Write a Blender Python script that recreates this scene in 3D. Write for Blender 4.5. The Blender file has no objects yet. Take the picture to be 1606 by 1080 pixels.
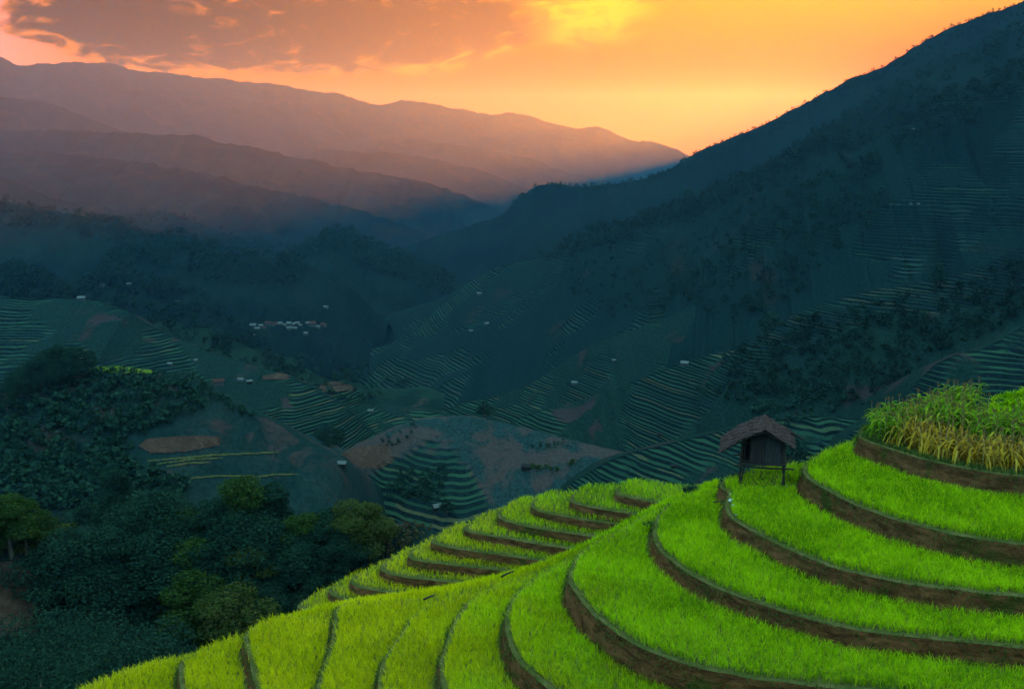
import bpy, math, random
import numpy as np
from mathutils import Vector, noise as mnoise

# ------------------------------------------------------------------ camera, sky, sun, exposure
SC = bpy.context.scene
COL = SC.collection
F, CU, CV, PITCH = 1500.0, 803.0, 540.0, math.atan(310 / 1500)   # lens in photograph pixels, eye level at row 230
cam = bpy.data.cameras.new('camera')
cam.sensor_width = 36.0
cam.lens = 36.0 * F / 1606.0
cam.clip_start, cam.clip_end = 0.5, 20000
camo = bpy.data.objects.new('camera', cam)
COL.objects.link(camo)
camo.location = (0, 0, 0)
camo.rotation_euler = (math.pi / 2 - PITCH, 0, 0)
SC.camera = camo
SC.cycles.use_denoising = True
SC.cycles.max_bounces = 6
SC.cycles.diffuse_bounces = 3
SC.cycles.glossy_bounces = 2
SC.cycles.transmission_bounces = 4
SC.cycles.volume_bounces = 0
SC.cycles.transparent_max_bounces = 4
SC.cycles.sample_clamp_indirect = 4.0
SC.view_settings.view_transform = 'Standard'
SC.view_settings.look = 'None'
SC.view_settings.gamma = 1.0
SC.view_settings.use_curve_mapping = False
SC.view_settings.exposure = 4.95

SUN_AZ, SUN_EL = math.radians(28.0), math.radians(3.2)
SUN_DIR = Vector((math.sin(SUN_AZ) * math.cos(SUN_EL), math.cos(SUN_AZ) * math.cos(SUN_EL), math.sin(SUN_EL)))
sun = bpy.data.lights.new('sun', 'SUN')
sun.energy = 3.5
sun.angle = math.radians(1.5)
sun.color = (1.0, 0.105, 0.004)
suno = bpy.data.objects.new('sun', sun)
COL.objects.link(suno)
suno.rotation_euler = (-SUN_DIR).to_track_quat('-Z', 'Y').to_euler()


class NT:
    """small helper for building node trees"""
    def __init__(self, tree):
        self.t = tree
        tree.nodes.clear()
    def n(self, typ, **kw):
        nd = self.t.nodes.new(typ)
        for k, v in kw.items():
            setattr(nd, k, v)
        return nd
    def put(self, sock, val):
        if isinstance(val, bpy.types.NodeSocket):
            self.t.links.new(val, sock)
        elif isinstance(val, (tuple, list)) and len(val) == 3 and len(sock.default_value) == 4:
            sock.default_value = (*val, 1)
        else:
            sock.default_value = val
    def math(self, op, a, b=None, c=None, clamp=False):
        nd = self.n('ShaderNodeMath', operation=op, use_clamp=clamp)
        self.put(nd.inputs[0], a)
        if b is not None:
            self.put(nd.inputs[1], b)
        if c is not None:
            self.put(nd.inputs[2], c)
        return nd.outputs[0]
    def mix(self, f, a, b):
        nd = self.n('ShaderNodeMix', data_type='RGBA')
        self.put(nd.inputs[0], f); self.put(nd.inputs[6], a); self.put(nd.inputs[7], b)
        return nd.outputs[2]
    def smooth(self, x, a, b, lo=0.0, hi=1.0):
        nd = self.n('ShaderNodeMapRange', interpolation_type='SMOOTHSTEP')
        self.put(nd.inputs[0], x)
        for i, v in enumerate((a, b, lo, hi)):
            self.put(nd.inputs[i + 1], v)
        return nd.outputs[0]
    def noise(self, vec, scale, detail=4, rough=0.5, dist=0.0):
        nd = self.n('ShaderNodeTexNoise')
        self.put(nd.inputs['Vector'], vec)
        nd.inputs['Scale'].default_value = scale
        nd.inputs['Detail'].default_value = detail
        nd.inputs['Roughness'].default_value = rough
        nd.inputs['Distortion'].default_value = dist
        return nd.outputs[0]
    def vec(self, x, y, z):
        nd = self.n('ShaderNodeCombineXYZ')
        self.put(nd.inputs[0], x); self.put(nd.inputs[1], y); self.put(nd.inputs[2], z)
        return nd.outputs[0]
    def sep(self, v):
        nd = self.n('ShaderNodeSeparateXYZ')
        self.put(nd.inputs[0], v)
        return nd.outputs
    def scale(self, col, f):
        nd = self.n('ShaderNodeVectorMath', operation='SCALE')
        self.put(nd.inputs[0], col); self.put(nd.inputs[3], f)
        return nd.outputs[0]


def build_world():
    w = bpy.data.worlds.new('World')
    SC.world = w
    w.use_nodes = True
    k = NT(w.node_tree)
    co = k.n('ShaderNodeTexCoord').outputs['Generated']
    x, y, z = k.sep(co)
    el = k.math('MULTIPLY', k.math('ARCSINE', k.math('MAXIMUM', k.math('MINIMUM', z, 1.0), -1.0)), 57.2958)     # degrees
    az = k.math('MULTIPLY', k.math('ARCTAN2', x, y), 57.2958)
    sky = k.n('ShaderNodeTexSky', sky_type='NISHITA', sun_disc=False, sun_elevation=SUN_EL, sun_rotation=SUN_AZ,
              altitude=1200.0, air_density=1.0, dust_density=1.5, ozone_density=6.0)
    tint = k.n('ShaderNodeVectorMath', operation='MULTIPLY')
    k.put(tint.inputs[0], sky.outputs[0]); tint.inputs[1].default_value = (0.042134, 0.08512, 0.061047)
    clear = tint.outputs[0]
    # the warm sunset side of the sky: strongest low down and towards the hidden sun
    dp = k.n('ShaderNodeVectorMath', operation='DOT_PRODUCT')
    k.put(dp.inputs[0], co); dp.inputs[1].default_value = SUN_DIR
    ang = k.math('MULTIPLY', k.math('ARCCOSINE', k.math('MINIMUM', dp.outputs['Value'], 0.99999)), 57.2958)
    toward = k.smooth(ang, 95.0, 48.0)
    low = k.smooth(el, 40.0, 11.0)
    warm = k.math('MULTIPLY', toward, low)
    orange = k.mix(k.smooth(ang, 56.0, 14.0), (0.044, 0.0072, 0.0), (0.038, 0.0048, 0.0))
    orange = k.mix(k.math('MULTIPLY', k.smooth(el, 4.0, 9.0), k.smooth(ang, 44.0, 12.0)), orange, (0.048, 0.0150, 0.0))
    skyc = k.mix(warm, clear, orange)
    # clouds: flat banks, drawn out sideways, on the dome
    cv = k.vec(k.math('MULTIPLY', az, 0.10), k.math('MULTIPLY', el, 0.27), 3.7)
    n1 = k.noise(cv, 1.0, 9, 0.58, 0.5)
    n2 = k.noise(k.vec(k.math('MULTIPLY', az, 0.22), k.math('MULTIPLY', el, 0.5), 9.1), 1.0, 9, 0.62, 0.9)
    # a long bank hanging over the western ridge
    ex = k.math('DIVIDE', k.math('ADD', az, 11.0), 15.5)
    ey = k.math('DIVIDE', k.math('SUBTRACT', el, k.math('ADD', 7.8, k.math('MULTIPLY', k.math('ADD', az, 13.0), 0.05))), 3.9)
    rr = k.math('ADD', k.math('POWER', k.math('ABSOLUTE', ex), 3.0), k.math('POWER', k.math('ABSOLUTE', ey), 2.0))
    bank = k.smooth(rr, 1.7, 0.1)
    high = k.smooth(el, 10.0, 26.0, 0.0, 0.30)
    n3 = k.noise(k.vec(k.math('MULTIPLY', az, 0.42), k.math('MULTIPLY', el, 1.15), 5.3), 1.0, 8, 0.62, 1.2)
    dens = k.math('ADD', k.math('ADD', k.math('MULTIPLY', n1, 1.0), k.math('MULTIPLY', n2, 0.62)), k.math('ADD', k.math('MULTIPLY', bank, 0.70), high))
    cov = k.smooth(dens, 1.04, 1.16)
    thick = k.smooth(k.math('ADD', dens, k.math('MULTIPLY', k.math('SUBTRACT', n3, 0.5), 1.5)), 1.02, 1.36)
    ccol_edge = k.mix(k.smooth(ang, 43.0, 21.0), (0.034048, 0.008246, 0.000532), (0.05054, 0.017556, 0))
    ccol_core = k.mix(k.smooth(ang, 49.0, 23.0), (0.004522, 0.001596, 0.0006384), (0.017024, 0.004788, 0.0006384))
    ccol = k.mix(thick, ccol_edge, ccol_core)
    # golden break where the low sun strikes through the end of the bank
    bx = k.math('POWER', k.math('DIVIDE', k.math('SUBTRACT', az, 4.2), 4.2), 2.0)
    by = k.math('POWER', k.math('DIVIDE', k.math('SUBTRACT', el, 8.0), 2.6), 2.0)
    brk = k.math('MULTIPLY', k.smooth(k.math('ADD', bx, by), 1.3, 0.0), k.smooth(n3, 0.36, 0.62))
    grey = (0.072778, 0.14896, 0.12436)  # unseen overhead cloud, brightened and tinted teal to light the ground
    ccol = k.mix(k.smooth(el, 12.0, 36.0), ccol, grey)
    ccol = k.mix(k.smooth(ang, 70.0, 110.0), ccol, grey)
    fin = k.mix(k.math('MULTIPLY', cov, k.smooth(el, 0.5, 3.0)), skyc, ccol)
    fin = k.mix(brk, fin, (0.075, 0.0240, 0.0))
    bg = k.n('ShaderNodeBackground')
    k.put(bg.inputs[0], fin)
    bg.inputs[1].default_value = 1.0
    out = k.n('ShaderNodeOutputWorld')
    k.t.links.new(bg.outputs[0], out.inputs[0])
    w.cycles.sampling_method = 'MANUAL'
    w.cycles.sample_map_resolution = 1024


build_world()

# ------------------------------------------------------------------ helpers
rng = np.random.default_rng(11)
random.seed(11)
CP, SP = math.cos(PITCH), math.sin(PITCH)


def ray(u, v):
    """direction of a photograph pixel, world space, scaled to y = 1"""
    a, b = (np.asarray(u, float) - CU) / F, -(np.asarray(v, float) - CV) / F
    y = CP + b * SP
    return np.stack([a / y, np.ones_like(y), (b * CP - SP) / y], -1)


def on_level(pts, z):
    p = np.asarray(pts, float)
    d = ray(p[:, 0], p[:, 1])
    return (d * (z / d[:, 2])[:, None])[:, :2]


def at_depth(u, v, Y):
    return ray(u, v) * np.asarray(Y, float)[..., None]


def hash3(ix, iy, seed):
    h = (ix.astype(np.int64) * 374761393 + iy.astype(np.int64) * 668265263 + seed * 974711) & 0x7fffffff
    h = ((h ^ (h >> 13)) * 1274126177) & 0x7fffffff
    h = h ^ (h >> 16)
    return (h & 0xffff) / 65535.0


def vnoise(x, y, seed=0):
    x = np.asarray(x, float); y = np.asarray(y, float)
    ix, iy = np.floor(x), np.floor(y)
    fx, fy = x - ix, y - iy
    fx = fx * fx * (3 - 2 * fx); fy = fy * fy * (3 - 2 * fy)
    a, b = hash3(ix, iy, seed), hash3(ix + 1, iy, seed)
    c, d = hash3(ix, iy + 1, seed), hash3(ix + 1, iy + 1, seed)
    return (a + (b - a) * fx) * (1 - fy) + (c + (d - c) * fx) * fy


def fbm(x, y, seed=0, octv=4, gain=0.5):
    s, amp, tot = 0.0, 1.0, 0.0
    for o in range(octv):
        s = s + amp * (vnoise(np.asarray(x) * 2 ** o, np.asarray(y) * 2 ** o, seed + o * 17) - 0.5) * 2
        tot += amp
        amp *= gain
    return s / tot


def mesh(name, V, polys, mats, midx=None, smooth=False, attrs=None):
    """polys: list of (m, k) index arrays (k corners each), or of plain lists"""
    me = bpy.data.meshes.new(name)
    V = np.asarray(V, np.float32)
    polys = [np.asarray(p, np.int32) for p in polys if len(p)]
    polys = [p if p.ndim == 2 else p[None, :] for p in polys]
    nl = sum(p.size for p in polys)
    npoly = sum(p.shape[0] for p in polys)
    me.vertices.add(len(V)); me.vertices.foreach_set('co', V.ravel())
    me.loops.add(nl); me.loops.foreach_set('vertex_index', np.concatenate([p.ravel() for p in polys]))
    cnt = np.concatenate([np.full(p.shape[0], p.shape[1], np.int32) for p in polys])
    me.polygons.add(npoly)
    me.polygons.foreach_set('loop_start', np.concatenate([[0], np.cumsum(cnt)[:-1]]).astype(np.int32))
    if midx is not None:
        me.polygons.foreach_set('material_index', np.asarray(midx, np.int32))
    me.polygons.foreach_set('use_smooth', np.full(npoly, smooth, bool))
    for m in (mats if isinstance(mats, (list, tuple)) else [mats]):
        me.materials.append(m)
    for an, av in (attrs or {}).items():
        me.attributes.new(an, 'FLOAT', 'FACE').data.foreach_set('value', np.asarray(av, np.float32))
    me.update(calc_edges=True)
    me.validate()
    return me


def link(name, data, parent=None, label=None, cat=None, group=None, kind=None, loc=None, rot=None, scale=None):
    o = bpy.data.objects.new(name, data)
    COL.objects.link(o)
    if parent is not None:
        o.parent = parent
    if label: o['label'] = label
    if cat: o['category'] = cat
    if group: o['group'] = group
    if kind: o['kind'] = kind
    if loc is not None: o.location = loc
    if rot is not None: o.rotation_euler = rot
    if scale is not None: o.scale = (scale,) * 3 if np.isscalar(scale) else scale
    return o


class MB:
    """collects pieces of one mesh"""
    def __init__(self):
        self.V, self.P, self.M, self.n = [], [], [], 0
    def add(self, V, polys, m=0):
        for p in polys:
            p = np.asarray(p)
            p = p if p.ndim == 2 else p[None, :]
            self.P.append(p + self.n)
            self.M.append(np.full(p.shape[0], m))
        self.V.append(np.asarray(V, float)); self.n += len(V)
    def box(self, c, s, R=None, m=0):
        s = np.asarray(s, float) / 2
        v = np.array([[a, b, d] for a in (-1, 1) for b in (-1, 1) for d in (-1, 1)], float) * s
        if R is not None:
            v = v @ np.asarray(R).T
        self.add(v + np.asarray(c, float), [np.array([[0, 1, 3, 2], [4, 6, 7, 5], [0, 4, 5, 1], [2, 3, 7, 6], [0, 2, 6, 4], [1, 5, 7, 3]])], m)
    def tube(self, pts, rad, seg=6, m=0, cap=True):
        pts = np.asarray(pts, float); k = len(pts)
        rad = np.broadcast_to(np.asarray(rad, float), (k,))
        t = np.gradient(pts, axis=0); t /= np.linalg.norm(t, axis=1)[:, None] + 1e-9
        ref = np.array([0.31, 0.77, 0.2]) if abs(t[0][2]) > 0.6 else np.array([0., 0.1, 1.])
        a = np.cross(t, ref); a /= np.linalg.norm(a, axis=1)[:, None] + 1e-9
        b = np.cross(t, a)
        th = np.arange(seg) / seg * 2 * np.pi
        ring = pts[:, None] + rad[:, None, None] * (np.cos(th)[None, :, None] * a[:, None] + np.sin(th)[None, :, None] * b[:, None])
        i = np.arange(k - 1)[:, None] * seg; j = np.arange(seg)[None]
        j2 = (j + 1) % seg
        q = np.stack([i + j, i + j2, i + seg + j2, i + seg + j], -1).reshape(-1, 4)
        polys = [q]
        if cap:
            polys += [np.arange(seg)[::-1][None], (np.arange(seg) + (k - 1) * seg)[None]]
        self.add(ring.reshape(-1, 3), polys, m)
    def build(self, name, mats, smooth=False):
        order = {}
        for p, m in zip(self.P, self.M):
            order.setdefault(p.shape[1], []).append((p, m))
        polys, mi = [], []
        for k_, l in order.items():
            polys.append(np.concatenate([a for a, _ in l])); mi.append(np.concatenate([b for _, b in l]))
        return mesh(name, np.concatenate(self.V), polys, mats, np.concatenate(mi), smooth)


def inside(poly, P):
    """points P (n,2) in polygon"""
    x, y = P[:, 0], P[:, 1]
    r = np.zeros(len(P), bool)
    a = poly; b = np.roll(poly, -1, 0)
    for (x1, y1), (x2, y2) in zip(a, b):
        if y1 == y2:
            continue
        c = ((y1 > y) != (y2 > y)) & (x < (x2 - x1) * (y - y1) / (y2 - y1) + x1)
        r ^= c
    return r


def dist_to_line(line, P):
    d = np.full(len(P), 1e9)
    for a, b in zip(line[:-1], line[1:]):
        ab = b - a
        t = np.clip(((P - a) @ ab) / (ab @ ab + 1e-12), 0, 1)
        d = np.minimum(d, np.linalg.norm(P - a - t[:, None] * ab, axis=1))
    return d


def resample(line, step):
    line = np.asarray(line, float)
    s = np.concatenate([[0], np.cumsum(np.linalg.norm(np.diff(line, axis=0), axis=1))])
    n = max(2, int(s[-1] / step) + 1)
    q = np.linspace(0, s[-1], n)
    return np.stack([np.interp(q, s, line[:, i]) for i in range(line.shape[1])], -1)


def smooth_line(line, it=2):
    p = np.asarray(line, float)
    for _ in range(it):                                   # corner cutting
        q = np.empty((2 * len(p) - 2, p.shape[1]))
        q[0::2] = p[:-1] * 0.75 + p[1:] * 0.25
        q[1::2] = p[:-1] * 0.25 + p[1:] * 0.75
        p = np.vstack([p[:1], q, p[-1:]])
    return p


# ------------------------------------------------------------------ materials
def new_mat(name):
    m = bpy.data.materials.new(name)
    m.use_nodes = True
    return m, NT(m.node_tree)


def finish(k, col, rough=0.9, bump=None, strength=0.4, dist=0.1, spec=0.15, trans=0.0, tcol=None):
    out = k.n('ShaderNodeOutputMaterial')
    b = k.n('ShaderNodeBsdfPrincipled')
    k.put(b.inputs['Base Color'], col)
    k.put(b.inputs['Roughness'], rough)
    b.inputs['Specular IOR Level'].default_value = spec
    if bump is not None:
        bn = k.n('ShaderNodeBump')
        bn.inputs['Strength'].default_value = strength
        bn.inputs['Distance'].default_value = dist
        k.put(bn.inputs['Height'], bump)
        k.put(b.inputs['Normal'], bn.outputs[0])
    if trans:
        tr = k.n('ShaderNodeBsdfTranslucent')
        k.put(tr.inputs[0], tcol if tcol is not None else col)
        mx = k.n('ShaderNodeMixShader')
        mx.inputs[0].default_value = trans
        k.t.links.new(b.outputs[0], mx.inputs[1]); k.t.links.new(tr.outputs[0], mx.inputs[2])
        k.t.links.new(mx.outputs[0], out.inputs[0])
    else:
        k.t.links.new(b.outputs[0], out.inputs[0])


def pos(k):
    return k.n('ShaderNodeNewGeometry').outputs['Position']


def slope_mat(name, dark, mid, brown, big, brown_amt=0.35, fine=0.3, bump=1.0):
    """scrub and fields on an open hillside: patches of three colours"""
    m, k = new_mat(name)
    p = pos(k)
    a = k.noise(p, big, 5, 0.6, 0.6)
    b = k.noise(p, big * 2.3, 6, 0.6, 1.0)
    c = k.noise(p, fine, 6, 0.65)
    col = k.mix(k.smooth(k.math('ADD', a, k.math('MULTIPLY', c, 0.25)), 0.50, 0.72), dark, mid)
    col = k.mix(k.smooth(b, 0.62 - brown_amt * 0.25, 0.72 - brown_amt * 0.2), col, brown)
    col = k.mix(k.smooth(c, 0.25, 0.6, 0.55, 0.0), col, tuple(v * 0.45 for v in dark))
    finish(k, col, 0.95, c, 1.0, bump, 0.0)
    return m


def terrace_mat(name, treads, bank, scrub, brown, big=0.02, brown_amt=0.3):
    """treads of planted rice (flat faces) over grassy banks (steep faces); wild stretches carry scrub and fallow"""
    m, k = new_mat(name)
    g = k.n('ShaderNodeNewGeometry')
    p = g.outputs['Position']
    nz = k.sep(g.outputs['True Normal'])[2]
    t = k.n('ShaderNodeAttribute', attribute_name='field').outputs['Fac']
    wl = k.n('ShaderNodeAttribute', attribute_name='wild').outputs['Fac']
    c = k.noise(p, 0.6, 6, 0.65)
    col = k.mix(k.smooth(t, 0.1, 0.55), treads[0], treads[1])
    col = k.mix(k.smooth(t, 0.80, 0.97), col, treads[2])
    col = k.mix(k.smooth(c, 0.3, 0.6, 0.5, 0.0), col, tuple(v * 0.5 for v in treads[0]))
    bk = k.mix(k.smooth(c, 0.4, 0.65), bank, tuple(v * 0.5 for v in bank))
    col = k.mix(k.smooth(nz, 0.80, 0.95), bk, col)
    b = k.noise(p, big, 5, 0.6, 0.8)
    sc = k.mix(k.smooth(c, 0.35, 0.65), tuple(v * 0.6 for v in scrub), tuple(v * 1.5 for v in scrub))
    sc = k.mix(k.smooth(b, 0.62 - brown_amt * 0.3, 0.70 - brown_amt * 0.3), sc, k.mix(k.smooth(c, 0.35, 0.65), tuple(v * 0.7 for v in brown), brown))
    col = k.mix(k.smooth(wl, 0.35, 0.7), col, sc)
    finish(k, col, 0.95, c, 0.8, 0.6, 0.0)
    return m


def leaf_mat(name, a, b, c, scale, trans=0.4, fine=3.0, spec=0.2, rough=0.6):
    m, k = new_mat(name)
    g = k.n('ShaderNodeNewGeometry')
    p = g.outputs['Position']
    n = k.noise(p, scale, 4, 0.6)
    r = g.outputs['Random Per Island']
    col = k.mix(k.smooth(n, 0.36, 0.64), a, b)
    col = k.mix(k.smooth(r, 0.45, 1.0, 0.0, 0.85), col, c)
    finish(k, col, rough, trans=trans, spec=spec)
    return m


def plain_mat(name, a, b, scale, rough=0.85, bump=0.02, spec=0.2, stretch=None):
    m, k = new_mat(name)
    co = k.n('ShaderNodeTexCoord').outputs['Object']
    if stretch:
        mp = k.n('ShaderNodeMapping')
        mp.inputs['Scale'].default_value = stretch
        k.put(mp.inputs[0], co)
        co = mp.outputs[0]
    n = k.noise(co, scale, 6, 0.65, 0.4)
    col = k.mix(k.smooth(n, 0.32, 0.68), a, b)
    finish(k, col, rough, n, 0.6, bump, spec)
    return m


M = {}  # hill colours, far to terr_c: darkened and shifted blue, haze painted in
M['far'] = slope_mat('far_slope', (0.0021658, 0.005248, 0.0075886), (0.0050227, 0.00848, 0.011948), (0.01139, 0.008228, 0.007912), 0.004, 0.4, 0.02, 5)
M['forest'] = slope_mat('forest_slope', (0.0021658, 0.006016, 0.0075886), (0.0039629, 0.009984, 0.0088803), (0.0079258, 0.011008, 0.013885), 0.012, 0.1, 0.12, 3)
M['scrub'] = slope_mat('scrub_slope', (0.004032, 0.01184, 0.0094858), (0.0085248, 0.02, 0.014128), (0.030515, 0.022525, 0.01978), 0.02, 0.25, 0.3, 1.5)
M['bare'] = slope_mat('fallow_slope', (0.00576, 0.016, 0.016146), (0.01152, 0.0224, 0.022201), (0.034, 0.02295, 0.023), 0.022, 0.30, 0.45, 0.8)
M['gully'] = slope_mat('gully_slope', (0.003168, 0.01, 0.0094858), (0.0072, 0.01624, 0.014128), (0.035105, 0.024565, 0.030475), 0.03, 0.45, 0.8, 0.4)
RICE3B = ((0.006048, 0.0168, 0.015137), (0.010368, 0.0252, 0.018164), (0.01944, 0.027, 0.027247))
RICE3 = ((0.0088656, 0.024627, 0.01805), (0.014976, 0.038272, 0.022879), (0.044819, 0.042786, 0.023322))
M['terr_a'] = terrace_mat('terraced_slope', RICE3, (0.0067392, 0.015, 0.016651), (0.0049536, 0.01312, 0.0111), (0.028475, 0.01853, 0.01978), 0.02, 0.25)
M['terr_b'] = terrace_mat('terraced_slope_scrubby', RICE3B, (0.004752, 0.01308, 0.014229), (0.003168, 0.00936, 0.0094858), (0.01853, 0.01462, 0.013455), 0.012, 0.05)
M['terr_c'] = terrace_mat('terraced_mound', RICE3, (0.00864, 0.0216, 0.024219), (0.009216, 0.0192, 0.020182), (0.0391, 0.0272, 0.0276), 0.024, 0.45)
M['ground'] = slope_mat('valley_ground', (.016, .032, .012), (.04, .06, .02), (.07, .05, .03), 0.02, 0.3, 0.4, 0.6)
# ------------------------------------------------------------------ terrain: ground sheet and hills
GY = [-400, -60, 0, 2, 9, 22, 40, 70, 110, 180, 320, 560, 1000, 1800, 3000, 6400]
GZ = [40, 12, -1.7, -3.2, -16, -31, -37, -62, -86, -114, -160, -228, -310, -355, -365, -365]


def build_ground():
    ys = np.concatenate([np.linspace(-400, 0, 12, endpoint=False), np.linspace(0, 60, 40, endpoint=False), np.geomspace(60, 6400, 110)])
    xs = np.sign(np.linspace(-1, 1, 141)) * np.abs(np.linspace(-1, 1, 141)) ** 2.2 * 3600
    X, Y = np.meshgrid(xs, ys)
    Z = np.interp(Y, GY, GZ) + fbm(X / 60, Y / 60, 5) * np.clip(Y / 60, 0, 4)
    n, m_ = X.shape
    i = (np.arange(n - 1)[:, None] * m_ + np.arange(m_ - 1)[None])
    q = np.stack([i, i + 1, i + m_ + 1, i + m_], -1).reshape(-1, 4)
    link('ground', mesh('ground', np.stack([X, Y, Z], -1).reshape(-1, 3), [q], M['ground'], smooth=True), kind='structure',
         label='green valley ground beneath the hills', cat='ground')


build_ground()


ZMAX = []


def hill(name, label, crest, depth, drop, slope, mat, step=None, dirx=0.0, wob=0.25, rough=0.6, du=3.0, rnd=3.0, back=1.0,
         wave=60.0, seed=0, tmask=1.0, ends=(60, 60), bumps=0.0, wildtop=None, tail=None, wildlow=None):
    """a ridge: crest line seen at known distances, front slope towards the camera (terraced when step is set), back slope behind"""
    c = np.asarray(crest, float)
    # carry both ends of the ridge down into the valley
    tl = tail or (ends[1], ends[1] * .55, 2 * ends[1], ends[1] * 1.5)
    c = np.vstack([[c[0, 0] - ends[0] * 2, c[0, 1] + ends[0] * 1.5], [c[0, 0] - ends[0], c[0, 1] + ends[0] * 0.55], c, [c[-1, 0] + tl[0], c[-1, 1] + tl[1]], [c[-1, 0] + tl[2], c[-1, 1] + tl[3]]])
    du_n = max(int((c[-1, 0] - c[0, 0]) / du), 8)
    u = np.linspace(c[0, 0], c[-1, 0], du_n)
    v = np.interp(u, c[:, 0], c[:, 1])
    kk = np.array([1, 2, 3, 2, 1]) / 9.0
    v[2:-2] = np.convolve(v, kk, 'valid')
    dp = np.asarray(depth, float)
    Y = np.interp(u, dp[:, 0], dp[:, 1]) if dp.ndim == 2 else np.full(len(u), float(depth))
    Y = Y * (1 + 0.015 * fbm(u / 90, u * 0, seed + 3))
    P = at_depth(u, v, Y)
    P[:, 2] += fbm(u / 14, u * 0 + 3, seed + 1, 5, 0.6) * rough
    if bumps:
        P[:, 2] += bumps * np.abs(fbm(u / 5, u * 0, seed + 9, 3, 0.7))
    zc = P[:, 2]
    ZMAX.append((zc.max(), label))
    d = np.array([dirx, -1.0]); d /= np.linalg.norm(d)
    # meander of the slope: gullies and noses that grow downhill
    sx = P[:, 0] / wave
    def off(h):
        h = np.maximum(h, 0)
        g = fbm(sx[:, None] + 0 * h, h / (wave * 1.2), seed + 21, 4)
        return h / slope * (1 + wob * g) + rnd * (1 - np.exp(-h / (rnd * 0.5))) * (1 + 0.3 * g)
    if step:
        ks = np.arange(int((drop + zc.max() - zc.min()) / step) + 1)
        jit = np.random.default_rng(seed + 5).uniform(0.65, 1.4, len(ks)) * step
        zk = zc.max() - np.cumsum(jit) + jit[0]
        lev = np.clip(zk[None, :], zc[:, None] - drop, zc[:, None])
        o = off(np.minimum(zc[:, None] - zk[None, :], drop))
        o = np.maximum.accumulate(o, axis=1)
        rows_xy, rows_z, fld, wld = [], [], [], []
        for j in range(len(ks)):
            lip = P[:, :2] + d * o[:, j:j + 1]
            rows_xy.append(lip); rows_z.append(lev[:, j])
            wn = fbm(lip[:, 0] / (30 * step), lip[:, 1] / (30 * step), seed + 40, 4) * 1.6 + fbm(lip[:, 0] / (9 * step), lip[:, 1] / (9 * step), seed + 41, 3) * 0.5
            if wildtop:
                wn = wn - wildtop[1] * np.clip(1 - (zc - zk[j]) / wildtop[0], 0, 1)
            if wildlow:
                wn = wn - wildlow[1] * np.clip((zc - zk[j] - wildlow[0]) / 6, 0, 1)
            msk = np.clip(wn * 2.2 + tmask, 0.0, 1)
            ch = np.floor(lip[:, 0] / (18 * step) + 9 * hash3(np.array([j]), np.array([3]), seed)[0])
            fv = hash3(ch, np.full(len(ch), j // 2), seed + 8)
            if j + 1 < len(ks):
                fld += [fv, fv]; wld += [1 - msk, 1 - msk]
                span = o[:, j + 1] - o[:, j]
                hgt = lev[:, j] - lev[:, j + 1]
                dl = np.minimum(0.16 * span, 0.35 * hgt)
                sm = lev[:, j] - hgt * dl / np.maximum(span, 1e-6)
                rows_xy.append(lip + d * dl[:, None]); rows_z.append(sm + (lev[:, j + 1] - sm) * np.clip(msk, .05, 1))
        fx = np.stack(rows_xy, 1); fz = np.stack(rows_z, 1)
    else:
        nr = 46
        h = drop * (np.linspace(0, 1, nr) ** 1.35)
        o = off(np.broadcast_to(h[None], (len(u), nr)))
        fx = P[:, None, :2] + d * o[..., None]
        rel = fbm(fx[..., 0] / (wave * 0.35), fx[..., 1] / (wave * 0.35), seed + 60, 4) * rough * 1.6
        fz = zc[:, None] - h[None] + rel * np.clip(h / 8, 0, 1)[None]
    front = np.concatenate([fx, fz[..., None]], -1)
    hb = drop * (np.linspace(0, 1, 12) ** 1.3)[1:]
    bo = hb[None] / (slope * back) * (1 + wob * fbm(sx[:, None] + 0 * hb[None], hb[None] / wave, seed + 77)) + rnd
    bx = P[:, None, :2] - d * bo[..., None]
    bk = np.concatenate([bx, (zc[:, None] - hb[None])[..., None]], -1)
    G = np.concatenate([bk[:, ::-1], front], 1)
    n, m_ = G.shape[:2]
    i = (np.arange(n - 1)[:, None] * m_ + np.arange(m_ - 1)[None])
    q = np.stack([i, i + 1, i + m_ + 1, i + m_], -1).reshape(-1, 4)
    Vv = G.reshape(-1, 3)
    a = Vv[q]
    area = np.linalg.norm(np.cross(a[:, 2] - a[:, 0], a[:, 3] - a[:, 1]), axis=1)
    ok = area > 1e-4
    q = q[ok]
    att = None
    if step:
        nb = bk.shape[1]
        fa = np.concatenate([np.full((n, nb), .3), np.stack(fld, 1)], 1)[:-1]
        wa = np.concatenate([np.full((n, nb), 1.), np.stack(wld, 1)], 1)[:-1]
        att = {'field': fa.ravel()[ok], 'wild': wa.ravel()[ok]}
    Vv[:, 2] = np.maximum(Vv[:, 2], -366)
    link(name, mesh(name, Vv, [q], mat, smooth=not step, attrs=att), kind='structure', label=label, cat='hill' if 'mountain' not in name else 'mountain')
    return P


R = {}
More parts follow.
